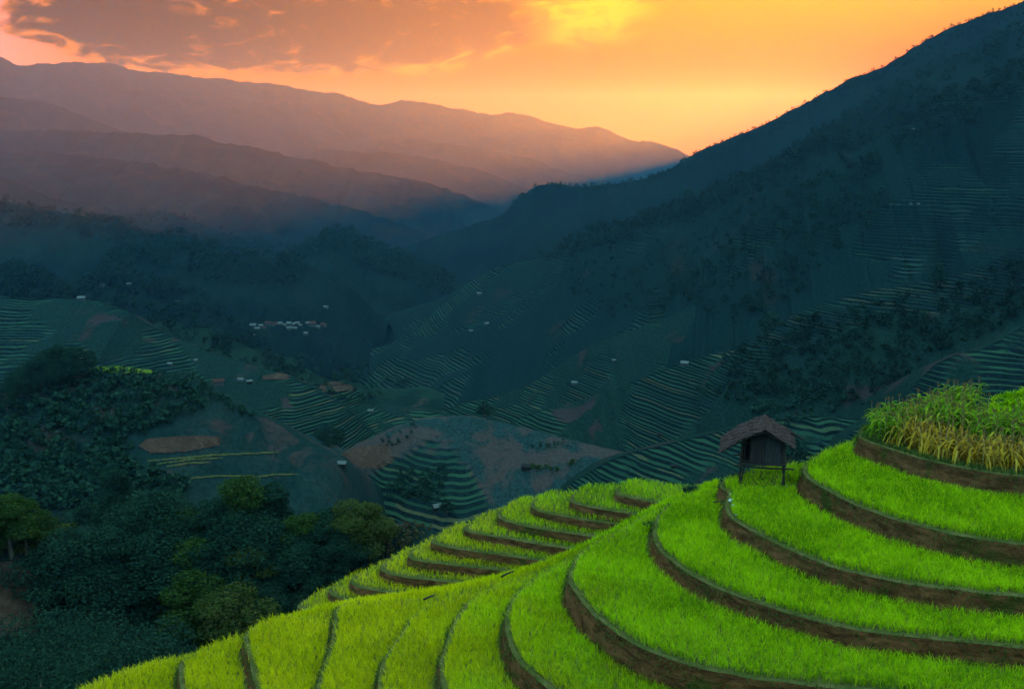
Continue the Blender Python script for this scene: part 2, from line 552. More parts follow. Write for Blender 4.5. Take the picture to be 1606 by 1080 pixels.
# far range, layer behind layer
R['f1'] = hill('mountain', 'hazy farthest mountain range under the orange sky',
     [(-160, 80), (-80, 84), (0, 90), (20, 100), (40, 105), (60, 100), (115, 98), (150, 99), (170, 97), (200, 108), (250, 114), (300, 120), (350, 124), (400, 129), (450, 135), (480, 141), (500, 145), (520, 144), (550, 152), (575, 162), (600, 166), (625, 157), (650, 159), (675, 161), (700, 167), (730, 172), (770, 180), (803, 175), (833, 182), (863, 192), (903, 202), (923, 200), (938, 198), (958, 207), (993, 222), (1023, 222), (1053, 232), (1083, 245), (1113, 246), (1153, 228), (1200, 206), (1263, 175), (1330, 140), (1400, 108), (1480, 62), (1560, 32), (1650, 8), (1800, -5), (2200, 0), (2700, 20)],  # crest behind and past the right ridge is unseen, raised to shade the valley
     [(-160, 3500), (400, 4400), (800, 5200), (1200, 5000), (1400, 3600), (1480, 2800), (1600, 2300), (2700, 2200)], 760, 0.55, M['far'], wave=500, rough=9, wob=0.45, rnd=8, seed=1, du=6)
R['f2'] = hill('mountain', 'second hazy brown ridge below the farthest range',
     [(380, 250), (440, 240), (480, 232), (540, 222), (565, 215), (600, 213), (635, 215), (675, 222), (725, 230), (770, 235), (803, 242), (833, 250), (863, 260), (893, 272), (933, 280), (970, 286), (1020, 300), (1100, 320)],
     4250, 650, 0.5, M['far'], wave=420, rough=7, wob=0.5, rnd=6, seed=2, du=4)
R['f3'] = hill('mountain', 'grey hazy ridge stepping down behind the central knoll',
     [(400, 262), (440, 250), (475, 241), (500, 233), (530, 235), (575, 240), (600, 239), (635, 242), (665, 245), (700, 255), (725, 260), (750, 265), (780, 277), (803, 287), (830, 298), (860, 315), (900, 335)],
     3450, 560, 0.5, M['far'], wave=350, rough=6, wob=0.5, rnd=6, seed=3, du=4)
R['f4a'] = hill('mountain', 'dim purple shoulder descending from the far range',
     [(-160, 140), (0, 150), (30, 155), (75, 160), (100, 170), (125, 182), (160, 192), (185, 203), (230, 215), (300, 240)],
     2950, 560, 0.5, M['far'], wave=350, rough=6, wob=0.5, rnd=6, seed=4, du=4)
R['f4'] = hill('mountain', 'long blue-grey mountain flank with hazy folds',
     [(-160, 200), (0, 206), (100, 203), (150, 208), (190, 206), (225, 210), (260, 212), (300, 211), (325, 217), (350, 225), (380, 230), (400, 231), (425, 237), (450, 245), (490, 250), (525, 260), (575, 270), (625, 278), (675, 288), (725, 305), (775, 325), (803, 340), (850, 365)],
     [(-160, 2500), (850, 2800)], 520, 0.42, M['far'], wave=240, rough=7, wob=0.7, rnd=6, seed=5, du=4)
R['f5'] = hill('mountain', 'lower blue fold of the long mountain flank',
     [(-160, 245), (0, 240), (100, 242), (200, 252), (300, 268), (400, 292), (500, 312), (600, 340), (680, 372)],
     2150, 430, 0.38, M['far'], wave=200, rough=8, wob=0.7, rnd=6, seed=6, du=4)
R['f6a'] = hill('hill', 'teal hill with pale field patches beneath the mountain flank',
     [(-120, 262), (0, 275), (25, 282), (55, 300), (80, 310), (110, 315), (150, 322), (200, 334), (240, 350)],
     1800, 300, 0.45, M['far'], wave=140, rough=4, wob=0.6, rnd=5, seed=7, du=3)
R['f6b'] = hill('hill', 'low teal ridge tapering towards the central knoll',
     [(180, 350), (200, 341), (225, 336), (255, 334), (280, 338), (310, 348), (340, 360), (375, 372), (425, 383), (470, 392)],
     1700, 260, 0.45, M['far'], wave=120, rough=3, wob=0.6, rnd=5, seed=8, du=3, bumps=3)
R['f8'] = hill('hill', 'dark wooded conical knoll in the middle of the valley',
     [(400, 440), (440, 405), (470, 395), (490, 380), (510, 365), (530, 360), (550, 364), (570, 372), (600, 387), (620, 396), (660, 415), (700, 432), (730, 445)],
     1550, 230, 0.42, M['forest'], wave=90, rough=2.5, wob=0.5, rnd=6, seed=9, bumps=5)
R['f7'] = hill('hill', 'dark wooded shoulder on the valley side',
     [(-120, 310), (0, 316), (30, 320), (60, 332), (85, 330), (125, 340), (165, 345), (200, 352), (225, 365), (245, 374)],
     1350, 240, 0.45, M['forest'], wave=90, rough=2.5, wob=0.5, rnd=6, seed=10, bumps=5)
R['f7b'] = hill('hill', 'dark rounded wooded hump before the central knoll',
     [(150, 420), (180, 402), (215, 385), (250, 371), (280, 369), (310, 380), (350, 395), (400, 403), (450, 406), (490, 420)],
     1250, 220, 0.45, M['forest'], wave=80, rough=2.5, wob=0.5, rnd=6, seed=11, bumps=5)
# the great slope on the right: ridge behind ridge
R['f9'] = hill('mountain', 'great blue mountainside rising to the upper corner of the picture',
     [(560, 432), (620, 395), (640, 385), (680, 372), (720, 360), (760, 347), (790, 338), (803, 320), (813, 310), (833, 297), (853, 290), (878, 289), (908, 294), (943, 290), (978, 287), (1008, 282), (1028, 274), (1053, 265), (1083, 245), (1113, 230), (1153, 215), (1178, 205), (1223, 182), (1263, 162), (1303, 142), (1328, 127), (1353, 117), (1383, 107), (1403, 95), (1423, 82), (1443, 70), (1473, 52), (1503, 40), (1528, 30), (1553, 20), (1578, 15), (1606, 2), (1720, -50), (1900, -110), (2200, -150), (2600, -150), (3000, -100)],  # crest right of the frame is unseen, raised to block the low sun
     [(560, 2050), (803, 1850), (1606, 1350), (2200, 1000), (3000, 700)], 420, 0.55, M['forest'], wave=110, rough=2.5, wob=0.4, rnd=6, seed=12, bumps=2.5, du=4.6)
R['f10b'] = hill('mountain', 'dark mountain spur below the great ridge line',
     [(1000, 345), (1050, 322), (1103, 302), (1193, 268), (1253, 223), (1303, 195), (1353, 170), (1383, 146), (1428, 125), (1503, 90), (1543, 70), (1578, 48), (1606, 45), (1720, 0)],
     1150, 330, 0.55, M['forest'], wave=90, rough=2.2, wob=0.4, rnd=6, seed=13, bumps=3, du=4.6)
R['f10a'] = hill('hill', 'nearer dark wooded spur with a stepped crest',
     [(780, 436), (830, 412), (853, 402), (870, 395), (903, 372), (935, 359), (970, 356), (990, 350), (1018, 331), (1055, 321), (1083, 318), (1113, 301), (1150, 286), (1190, 271), (1225, 251), (1245, 236), (1263, 226), (1290, 216), (1320, 212), (1353, 214), (1400, 205), (1480, 190), (1606, 170), (1720, 150)],
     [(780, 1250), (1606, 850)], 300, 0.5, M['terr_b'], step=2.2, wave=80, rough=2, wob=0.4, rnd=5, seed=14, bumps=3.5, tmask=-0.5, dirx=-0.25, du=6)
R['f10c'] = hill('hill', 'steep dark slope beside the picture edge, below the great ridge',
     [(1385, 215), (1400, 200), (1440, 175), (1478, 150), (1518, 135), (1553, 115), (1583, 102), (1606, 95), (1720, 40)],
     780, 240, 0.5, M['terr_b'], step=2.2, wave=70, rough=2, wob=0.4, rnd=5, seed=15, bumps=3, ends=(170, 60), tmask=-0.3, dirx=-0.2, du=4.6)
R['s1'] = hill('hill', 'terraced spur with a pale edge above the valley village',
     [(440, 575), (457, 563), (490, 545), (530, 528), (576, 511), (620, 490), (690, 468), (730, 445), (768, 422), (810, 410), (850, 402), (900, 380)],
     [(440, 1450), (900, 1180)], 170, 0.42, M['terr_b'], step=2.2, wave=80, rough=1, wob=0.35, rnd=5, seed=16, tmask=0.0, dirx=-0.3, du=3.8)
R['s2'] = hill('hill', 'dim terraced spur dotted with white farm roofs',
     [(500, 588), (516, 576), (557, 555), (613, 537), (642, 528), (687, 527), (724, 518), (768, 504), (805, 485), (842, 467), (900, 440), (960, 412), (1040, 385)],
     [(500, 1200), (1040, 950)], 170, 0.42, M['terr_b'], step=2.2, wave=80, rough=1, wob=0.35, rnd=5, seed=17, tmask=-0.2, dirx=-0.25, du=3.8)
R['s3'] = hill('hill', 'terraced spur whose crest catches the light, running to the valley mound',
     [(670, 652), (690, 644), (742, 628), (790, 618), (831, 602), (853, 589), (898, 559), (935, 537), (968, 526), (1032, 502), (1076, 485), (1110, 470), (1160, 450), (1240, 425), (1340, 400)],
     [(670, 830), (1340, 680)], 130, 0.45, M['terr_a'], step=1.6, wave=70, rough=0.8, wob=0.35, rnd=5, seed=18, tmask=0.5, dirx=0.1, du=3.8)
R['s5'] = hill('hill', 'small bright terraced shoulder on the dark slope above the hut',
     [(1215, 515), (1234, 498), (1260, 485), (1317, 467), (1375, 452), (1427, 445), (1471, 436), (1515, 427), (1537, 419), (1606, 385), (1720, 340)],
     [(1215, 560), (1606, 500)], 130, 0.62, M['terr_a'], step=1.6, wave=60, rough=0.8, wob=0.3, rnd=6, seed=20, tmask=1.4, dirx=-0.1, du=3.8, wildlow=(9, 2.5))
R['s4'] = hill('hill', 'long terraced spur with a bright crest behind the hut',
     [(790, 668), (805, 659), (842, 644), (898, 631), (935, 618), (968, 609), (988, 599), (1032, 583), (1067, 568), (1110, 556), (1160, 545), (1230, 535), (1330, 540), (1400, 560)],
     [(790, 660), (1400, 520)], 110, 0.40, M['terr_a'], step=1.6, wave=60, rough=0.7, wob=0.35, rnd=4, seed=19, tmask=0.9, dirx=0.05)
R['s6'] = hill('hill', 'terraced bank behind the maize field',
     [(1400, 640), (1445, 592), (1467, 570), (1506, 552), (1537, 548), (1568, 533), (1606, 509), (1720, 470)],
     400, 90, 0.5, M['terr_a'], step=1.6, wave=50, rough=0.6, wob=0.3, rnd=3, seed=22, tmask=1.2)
R['s7'] = hill('hill', 'low green terraced fold just beyond the hut',
     [(960, 720), (1000, 706), (1060, 693), (1100, 683), (1140, 673), (1200, 660), (1270, 652), (1340, 655), (1420, 670)],
     [(960, 470), (1420, 430)], 80, 0.36, M['terr_a'], step=1.4, wave=45, rough=0.5, wob=0.4, rnd=4, seed=21, tmask=1.3)
# left side
R['l4'] = hill('hill', 'dark wooded hill descending to the valley village',
     [(100, 470), (130, 445), (159, 431), (193, 430), (237, 441), (278, 452), (315, 467), (344, 489), (378, 515), (393, 526), (410, 548)],
     1050, 190, 0.5, M['forest'], wave=70, rough=2, wob=0.4, rnd=5, seed=23, bumps=4)
R['l3'] = hill('hill', 'black-green wooded ridge at the picture edge',
     [(-120, 436), (0, 430), (22, 428), (45, 432), (74, 443), (96, 459), (130, 478)],
     900, 170, 0.5, M['forest'], wave=60, rough=2, wob=0.4, rnd=5, seed=24, bumps=4)
R['l5'] = hill('hill', 'dim green ridge running down towards the valley village',
     [(200, 515), (237, 504), (274, 505), (307, 511), (341, 522), (370, 537), (407, 552), (459, 561), (500, 592)],
     860, 150, 0.45, M['scrub'], wave=60, rough=1.5, wob=0.4, rnd=5, seed=25, bumps=2)
R['l2'] = hill('hill', 'rounded terraced hill behind the tree clump',
     [(-120, 455), (0, 463), (22, 467), (48, 470), (81, 468), (126, 468), (163, 474), (200, 489), (237, 511), (274, 530), (315, 548), (355, 559), (400, 574), (444, 586), (480, 602)],
     [(-120, 720), (480, 700)], 130, 0.45, M['terr_a'], step=1.6, wave=60, rough=0.7, wob=0.35, rnd=6, seed=26, tmask=0.6, dirx=0.0, du=3.8)
R['n2'] = hill('hill', 'low green mound on the valley floor',
     [(560, 618), (580, 608), (620, 611), (657, 609), (694, 616), (731, 624), (760, 635)],
     960, 90, 0.3, M['scrub'], wave=50, rough=0.8, wob=0.3, rnd=8, seed=27)
R['n1'] = hill('hill', 'terraced mound with a bare red top in the valley',
     [(330, 625), (380, 606), (435, 604), (472, 603), (500, 599), (527, 596), (550, 602), (568, 611), (598, 630), (620, 639), (672, 643), (720, 655)],
     790, 110, 0.36, M['terr_a'], step=1.6, wave=55, rough=0.7, wob=0.35, rnd=9, seed=28, tmask=1.2)
R['m1'] = hill('hill', 'fallow brown mound with terraces round its foot, centre of the valley',
     [(400, 800), (440, 772), (460, 757), (505, 727), (557, 697), (613, 671), (657, 659), (694, 654), (731, 653), (768, 659), (805, 667), (842, 676), (879, 687), (916, 696), (950, 706), (1000, 716), (1060, 733), (1120, 752)],
     [(400, 560), (731, 560), (1120, 500)], 120, 0.40, M['terr_c'], step=1.8, wave=60, rough=0.6, wob=0.3, rnd=8, seed=29, tmask=1.2, wildtop=(17, 1.6), du=3.6)
R['l1'] = hill('hill', 'scrubby hill with fallow and terraced fields below the tree clump',
     [(-120, 640), (0, 622), (8, 611), (30, 592), (60, 584), (100, 580), (130, 578), (180, 575), (240, 582), (290, 588), (315, 600), (333, 615), (370, 633), (407, 652), (444, 670), (481, 693), (518, 709)],
     [(-120, 380), (518, 400)], 100, 0.5, M['bare'], wave=40, rough=0.8, wob=0.3, rnd=6, seed=30, tail=(26, 22, 70, 190))
R['g1'] = hill('hill', 'near gully slope under the dark trees',
     [(-140, 850), (0, 834), (50, 830), (110, 828), (180, 826), (260, 820), (400, 822), (520, 824), (590, 822), (650, 824), (700, 842), (760, 870)],
     [(-140, 150), (300, 178), (760, 165)], 70, 0.62, M['gully'], wave=22, rough=0.5, wob=0.3, rnd=2.5, seed=31)
# ------------------------------------------------------------------ trees, bushes and houses on the hills
bpy.context.view_layer.update()
DG = bpy.context.evaluated_depsgraph_get()


def hit(u, v):
    """where the line of sight through a photograph pixel meets the terrain"""
    d = Vector(ray(u, v)).normalized()
    ok, loc, *_ = SC.ray_cast(DG, Vector((0, 0, 0)), d)
    return np.array(loc) if ok else None


def ground_at(x, y):
    ok, loc, *_ = SC.ray_cast(DG, Vector((x, y, 600)), Vector((0, 0, -1)))
    return loc[2] if ok else None


M['bark'] = plain_mat('bark', (.045, .034, .026), (.10, .08, .062), 4.0, 0.95, 0.05, 0.05)
M['leaf_dark'] = leaf_mat('dark_leaves', (0.005508, 0.01615, 0.01323), (0.011016, 0.0306, 0.02079), (0.01836, 0.0442, 0.02646), 0.25, 0.3, spec=0.0, rough=.8)  # leaf colour shifted towards blue, valley haze painted in
M['leaf_mid'] = leaf_mat('green_leaves', (0.010962, 0.026598, 0.006448), (0.022487, 0.045217, 0.010296), (0.042476, 0.063835, 0.014144), 0.3, 0.35, spec=0.0, rough=.8)
M['leaf_lit'] = leaf_mat('lit_leaves', (0.018699, 0.032724, 0.007917), (0.039736, 0.05376, 0.012376), (0.070122, 0.060772, 0.019747), 0.35, 0.35, spec=0.0, rough=.8)  # lighter leaf copy, the catch of light is put into its colour


M['leaf_dead'] = leaf_mat('dead_leaves', (0.0403, 0.02899, 0.02093), (0.06851, 0.04836, 0.0338), (0.0403, 0.05239, 0.01612), 0.3, 0.3, spec=0.0, rough=.8)


M['leaf_forest'] = leaf_mat('forest_leaves', (0.002975, 0.0085, 0.0077), (0.00595, 0.0153, 0.0112), (0.00935, 0.02125, 0.014), 0.05, 0.2, spec=0.0, rough=.9)  # blue haze painted into the forest leaf colour as well


def tree_meshes(seed, h, rx, kind, mat, nleaf=9500, leaf=0.29):
    """trunk with limbs, and a crown of leaf faces gathered in clumps round the limb ends"""
    r = np.random.default_rng(seed)
    tb, cb = MB(), MB()
    bend = r.normal(0, .04 * h, 2)
    top = np.array([bend[0], bend[1], h * (.80 if kind != 'tall' else .92)])
    tp = np.array([[0, 0, -.6], [0, 0, 0], top * .3 + [r.normal(0, .05 * rx), 0, 0], top * .65 + [0, r.normal(0, .08 * rx), 0], top])
    tb.tube(tp, h * np.array([.034, .028, .022, .015, .006]), 7)
    nl = {'round': 15, 'tall': 18, 'wide': 20, 'bush': 9}[kind]
    cl = []
    for i in range(nl):
        f = (i + .5) / nl
        a = i * 2.4 + r.normal(0, .4)
        if kind == 'tall':
            zc = h * (.28 + .70 * f); rr = rx * (1.0 - .5 * f) * (.2 + .6 * r.random())
        elif kind == 'wide':
            zc = h * (.30 + .62 * f); rr = rx * math.sqrt(max(1 - f ** 1.5, .03)) * (.45 + .6 * r.random())
        elif kind == 'bush':
            zc = h * (.22 + .6 * f); rr = rx * math.sqrt(max(1 - f ** 2, .03)) * (.3 + .6 * r.random())
        else:
            zc = h * (.32 + .60 * f); rr = rx * math.sqrt(max(1 - (2 * f - .75) ** 2 * .7, .05)) * (.35 + .6 * r.random())
        c = np.array([math.cos(a) * rr, math.sin(a) * rr, zc]) + np.array([bend[0], bend[1], 0]) * zc / h
        cs = rx * r.uniform(.30, .48) * (1.35 if kind == 'tall' else 1)
        cl.append((c, cs))
        st = np.array([bend[0], bend[1], 0]) * .6 + [0, 0, max(zc - rr * .7, h * .18)]
        mid = (st + c) / 2 + [0, 0, -.05 * h]
        tb.tube(np.array([st, mid, c]), h * np.array([.011, .008, .003]), 5, cap=False)
    wts = np.array([c[1] ** 2 for c in cl]); wts /= wts.sum()
    for (c, cs), w in zip(cl, wts):
        n = max(int(nleaf * w), 12)
        d = r.normal(size=(n, 3)); d /= np.linalg.norm(d, axis=1)[:, None]
        rad = cs * (0.45 + .6 * r.random(n) ** .6)
        P = c + d * rad[:, None] * np.array([1.05, 1.05, .72])
        nn = d * .6 + r.normal(size=(n, 3)) * .55 + [0, 0, .5]
        nn /= np.linalg.norm(nn, axis=1)[:, None]
        t1 = np.cross(nn, r.normal(size=(n, 3))); t1 /= np.linalg.norm(t1, axis=1)[:, None]
        t2 = np.cross(nn, t1)
        s = (leaf * r.uniform(.55, 1.25, n))[:, None]
        V = np.stack([P - t1 * s * .62, P - t2 * s * .34 + nn * s * .12, P + t1 * s * .62, P + t2 * s * .34 + nn * s * .12], 1).reshape(-1, 3)
        cb.add(V, [np.arange(n)[:, None] * 4 + np.arange(4)[None]])
    return tb.build('trunk', M['bark'], True), cb.build('crown', mat)


KINDS = {}
def kind_of(key, *a, **k):
    KINDS[key] = tree_meshes(*a, **k)


# built at unit scale: 10 m trees, 4 m radius unless slimmer
kind_of('round_a', 101, 10, 4.2, 'round', M['leaf_dark'])
kind_of('round_b', 102, 10, 3.8, 'round', M['leaf_mid'])
kind_of('round_c', 103, 10, 4.4, 'round', M['leaf_lit'], nleaf=13000, leaf=.27)
kind_of('round_d', 104, 10, 4.0, 'round', M['leaf_mid'], nleaf=13000, leaf=.27)
kind_of('wide_a', 105, 10, 5.6, 'wide', M['leaf_mid'], nleaf=32000, leaf=.17)
kind_of('wide_b', 106, 10, 5.0, 'wide', M['leaf_dark'], nleaf=13000)
kind_of('near_dark', 120, 10, 4.6, 'round', M['leaf_dark'], nleaf=24000, leaf=.15)
kind_of('tall_a', 107, 10, 2.3, 'tall', M['leaf_dark'])
kind_of('tall_b', 108, 10, 2.8, 'tall', M['leaf_mid'])
kind_of('bush_a', 109, 10, 6.5, 'bush', M['leaf_mid'], nleaf=7000, leaf=.45)
kind_of('bush_b', 110, 10, 6.0, 'bush', M['leaf_dark'], nleaf=5500, leaf=.45)
kind_of('far_a', 111, 10, 4.4, 'round', M['leaf_dark'], nleaf=1100, leaf=.9)
kind_of('far_b', 112, 10, 2.4, 'tall', M['leaf_dark'], nleaf=900, leaf=.8)


def tree(key, base, height, label, rot=None, wide=1.0, group=None, name='tree', cat='tree'):
    tm, cm = KINDS[key]
    s = height / 10.0
    o = link(name, None, label=label, cat=cat, group=group, loc=base, rot=(0, 0, random.uniform(0, 6.28) if rot is None else rot), scale=(s * wide, s * wide, s))
    link('trunk', tm, o)
    link('crown', cm, o)
    return o


def tree_px(key, u, vtop, depth, height, label, **kw):
    """a tree whose top shows at (u, vtop): stands where the ground lies one tree height below that line of sight"""
    best = None
    for dd in np.linspace(.82, 1.35, 56) * depth:
        p = at_depth(np.array(float(u)), np.array(float(vtop)), np.array(dd))
        g = ground_at(p[0], p[1])
        if g is None:
            continue
        c = abs((p[2] - g) - height) / height + 2.0 * abs(dd / depth - 1)
        if p[2] - g > .45 * height and (best is None or c < best[0]):
            best = (c, p, g)
    if best is None:
        return None
    _, p, g = best
    return tree(key, (p[0], p[1], g - .1), min(p[2] - g, height * 1.8) + .1, label, **kw)


# near trees in the gully, each placed by its crown
NEAR = [
 ('tall_a', 174, 743, 178, 15.0, 'tall slim dark tree standing up above the gully wood'),
 ('tall_b', 398, 752, 182, 16.2, 'tall twin-topped tree in front of the striped terraces, taller of the pair'),
 ('tall_a', 437, 761, 180, 13.8, 'dark tree just beside the tall twin-topped tree, its lower companion'),
 ('round_c', 571, 789, 172, 11.2, 'pale round tree ending the gully wood beside the dead maize'),
 ('round_a', 516, 796, 174, 11.2, 'dark tree next to the pale round tree at the end of the wood'),
 ('round_b', 474, 800, 176, 11.2, 'middle-sized tree in the row before the striped terraces'),
 ('round_a', 341, 779, 182, 13.8, 'pointed dark tree under the pale striped terraces'),
 ('round_b', 290, 792, 180, 12.5, 'round tree at the back of the wood below the striped fields'),
 ('wide_b', 247, 773, 182, 13.8, 'broad dark tree at the back edge of the gully wood'),
 ('round_a', 213, 800, 176, 12.5, 'dark tree right of the tall slim one'),
 ('round_a', 141, 789, 174, 12.5, 'dark tree left of the tall slim one'),
 ('round_d', 8, 778, 142, 11.2, 'green tree at the left picture edge on the grassy knoll'),
 ('round_b', 32, 791, 140, 8.8, 'smaller tree beside the green tree at the left edge'),
 ('round_c', 402, 842, 130, 11.2, 'round tree with a reddish lit top in the middle of the gully'),
 ('round_c', 375, 883, 110, 8.2, 'leafy tree with a russet crown above the rice edge'),
 ('round_d', 300, 897, 112, 8.2, 'dark-sided tree with russet top, between two leafy trees'),
 ('wide_a', 226, 901, 104, 9.9, 'large spreading tree with layered branches by the rice edge'),
 ('wide_a', 172, 948, 98, 8.2, 'lower spreading tree at the foot of the large layered one'),
 ('round_a', 533, 853, 126, 8.8, 'dark round tree just above the small far-flank terraces'),
 ('round_a', 492, 880, 118, 8.8, 'dark tree with lit top left of the round one by the flank terraces'),
 ('bush_a', 460, 918, 98, 3.3, 'small pale bush peeping over the rice edge'),
 ('bush_a', 258, 984, 84, 3.3, 'small bright tree behind the ripening rice'),
 ('bush_a', 299, 990, 82, 2.9, 'bright little tree beside another behind the ripening rice'),
 ('near_dark', 118, 1024, 90, 14.0, 'dark scrubby tree at the lowest rice corner'),
 ('wide_b', 105, 838, 160, 12.5, 'broad dark tree at the near end of the grassy knoll'),
 ('round_a', 170, 826, 164, 13.8, 'dark tree filling the wood below the tall slim tree'),
 ('round_b', 208, 846, 156, 12.5, 'greyish-green tree in the heart of the gully wood'),
 ('wide_b', 262, 832, 164, 15.0, 'broad dark tree in the heart of the gully wood'),
 ('round_b', 318, 838, 160, 13.8, 'tall grey-green tree below the striped fields'),
 ('round_a', 363, 826, 166, 13.8, 'dark tree below the twin-topped tree'),
 ('wide_b', 424, 816, 168, 13.8, 'broad tree under the twin-topped pair'),
 ('round_a', 470, 834, 160, 11.2, 'dark low tree on the slope towards the dead maize'),
 ('round_a', 540, 826, 160, 10.0, 'low dark tree under the pale round one'),
 ('wide_b', 130, 884, 136, 12.5, 'dark tree right of the brown field'),
 ('round_a', 178, 882, 136, 12.5, 'dark tree low in the wood behind the layered tree'),
 ('round_b', 240, 872, 138, 11.2, 'shaded tree behind the large layered tree'),
 ('round_a', 300, 872, 136, 11.2, 'shaded tree behind the russet-topped ones'),
 ('round_a', 345, 868, 138, 11.2, 'shaded tree left of the reddish lit one'),
 ('near_dark', 45, 1010, 96, 17.0, 'dark bushy tree in the bottom corner of the gully'),
 ('near_dark', 8, 1030, 92, 14.0, 'bluish dark tree at the very bottom corner'),
 ('near_dark', 90, 1000, 98, 17.0, 'dark tree behind the lowest rice corner'),
 ('tall_b', 128, 905, 120, 11.2, 'slim grey-green tree left of the large layered tree'),
 ('round_a', 105, 962, 100, 5.8, 'dark round tree below the slim grey-green one'),
 ('near_dark', 30, 1040, 86, 14.0, 'bluish-green tree low in the bottom corner'),
 ('near_dark', 140, 1035, 76, 14.0, 'small dim tree touching the lowest rice edge'),
 ('near_dark', 68, 985, 100, 17.0, 'narrow dark tree in the lower corner of the gully'),
 ('near_dark', 190, 1030, 72, 14.0, 'low dark bush along the rice edge'),
 ('bush_b', 345, 985, 84, 2.9, 'dark bush right of the bright little trees'),
 ('near_dark', 150, 990, 88, 17.0, 'dark rounded tree below the layered spreading trees'),
 ('near_dark', 205, 1000, 84, 17.0, 'dim green tree close behind the ripening rice'),
 ('near_dark', 60, 1050, 80, 14.0, 'bluish bush-like tree at the bottom of the gully'),
 ('round_a', 440, 850, 146, 10.0, 'dark tree on the slope right of the reddish lit one'),
 ('round_a', 500, 826, 166, 10.0, 'shaded tree in the row towards the pale round one'),
 ('wide_b', 388, 800, 176, 13.8, 'broad shaded tree between the twin-topped and pointed trees'),
 ('round_a', 230, 812, 172, 13.8, 'shaded tree between the tall slim and broad dark trees'),
 ('round_a', 335, 905, 116, 11.2, 'shaded tree between the russet crowns'),
 ('round_a', 260, 930, 100, 6.6, 'dark tree between the layered tree and the russet one'),
 ('round_a', 420, 905, 112, 5.8, 'shaded low tree right of the leafy russet-crowned one'),
]
for key, u, v, dep, h, lab in NEAR:
    tree_px(key, u, v, dep, h, lab, group='trees of the near gully', wide=.95 if key == 'near_dark' else 1.3 if not key.startswith('tall') else 1.15)

# single trees further off that can be told apart
FAR = [
 ('round_a', 92, 538, 372, 17, 'tallest tree of the clump on the scrubby hill'),
 ('round_a', 118, 541, 374, 16, 'tree at the field end of the hilltop clump'),
 ('wide_b', 70, 551, 370, 15, 'broad tree in the middle of the hilltop clump'),
 ('round_a', 48, 562, 368, 14, 'tree on the falling side of the hilltop clump'),
 ('wide_b', 26, 580, 362, 13, 'lower tree of the hilltop clump'),
 ('round_a', 8, 600, 356, 12, 'lowest tree of the hilltop clump at the picture edge'),
 ('wide_b', 104, 556, 368, 13, 'short tree under the tallest of the hilltop clump'),
 ('round_a', 515, 662, 545, 26, 'large dark tree in the saddle left of the fallow mound'),
 ('far_a', 760, 628, 580, 13, 'lone tree on top of the fallow mound'),
 ('far_b', 1475, 412, 510, 15, 'slender dark tree on the bright terraced shoulder'),
 ('far_a', 1080, 297, 1080, 14, 'lone tree standing on the dark spur crest'),
 ('far_a', 1210, 488, 580, 18, 'dark tree at the lower end of the terraced shoulder'),
 ('far_a', 410, 516, 1000, 20, 'tree at the foot of the wooded hill by the village'),
 ('far_a', 342, 515, 830, 12, 'round tree on the dim ridge above the village'),
 ('far_a', 545, 577, 1000, 16, 'dark tree on the slope below the pale-edged spur'),
 ('far_a', 1250, 690, 330, 10, 'dark bush beyond the hut eave'),
 ('far_a', 700, 782, 530, 9, 'small tree behind the white-roofed farmhouse'),
]
for key, u, v, dep, h, lab in FAR:
    tree_px(key, u, v, dep, h, lab)


def clumps(P, H, seed, mat, n=26, name='wood', label='', wide=.42, ls=1.0):
    """a far wood: many small crowns, one mass"""
    r = np.random.default_rng(seed)
    N = len(P)
    if not N:
        return
    d = r.normal(size=(N, n, 3)); d /= np.linalg.norm(d, axis=2)[..., None]
    rad = r.random((N, n, 1)) ** .5
    C = P[:, None] + np.array([0, 0, .58]) * H[:, None, None] + d * rad * H[:, None, None] * np.array([wide, wide, .44])
    nn = d * .7 + r.normal(size=(N, n, 3)) * .5 + [0, 0, .4]; nn /= np.linalg.norm(nn, axis=2)[..., None]
    t1 = np.cross(nn, r.normal(size=(N, n, 3))); t1 /= np.linalg.norm(t1, axis=2)[..., None]
    t2 = np.cross(nn, t1)
    s = (H[:, None, None] * r.uniform(.12, .24, (N, n, 1)) * ls)
    V = np.stack([C - t1 * s, C - t2 * s * .7, C + t1 * s, C + t2 * s * .7], 2).reshape(-1, 3)
    q = np.arange(N * n)[:, None] * 4 + np.arange(4)[None]
    link(name, mesh(name, V, [q], mat), kind='stuff', label=label, cat='trees')


def scatter_px(poly, n, seed, hmin, hmax, label, mat='leaf_dark', leaves=24, name='wood', wide=.42, ls=1.0):
    """trees on the terrain seen inside a region of the photograph"""
    r = np.random.default_rng(seed)
    poly = np.asarray(poly, float)
    lo, hi = poly.min(0), poly.max(0)
    P = lo + r.random((n, 2)) * (hi - lo)
    P = P[inside(poly, P)]
    out = []
    for u, v in P:
        h_ = hit(u, v)
        if h_ is not None and h_[1] > 52:
            out.append(h_)
    if out:
        out = np.array(out)
        clumps(out, r.uniform(hmin, hmax, len(out)), seed + 1, M[mat], leaves, name, label, wide, ls)


def crest_trees(key, u0, u1, n, hmin, hmax, seed, label, back=6, front=30, leaves=34, mat='leaf_forest'):
    r = np.random.default_rng(seed)
    C = R[key]
    uu = CU + F * C[:, 0] / (C[:, 1] * CP - C[:, 2] * SP)
    ok = np.where((uu > u0) & (uu < u1))[0]
    if not len(ok):
        return
    i = r.choice(ok, n)
    x = C[i, 0] + r.normal(0, 2, n)
    y = C[i, 1] + r.uniform(-front, back, n)
    z = np.array([ground_at(a, b) for a, b in zip(x, y)])
    P = np.column_stack([x, y, z])
    clumps(P, r.uniform(hmin, hmax, n) , seed, M[mat], leaves, 'wood', label, ls=.7)


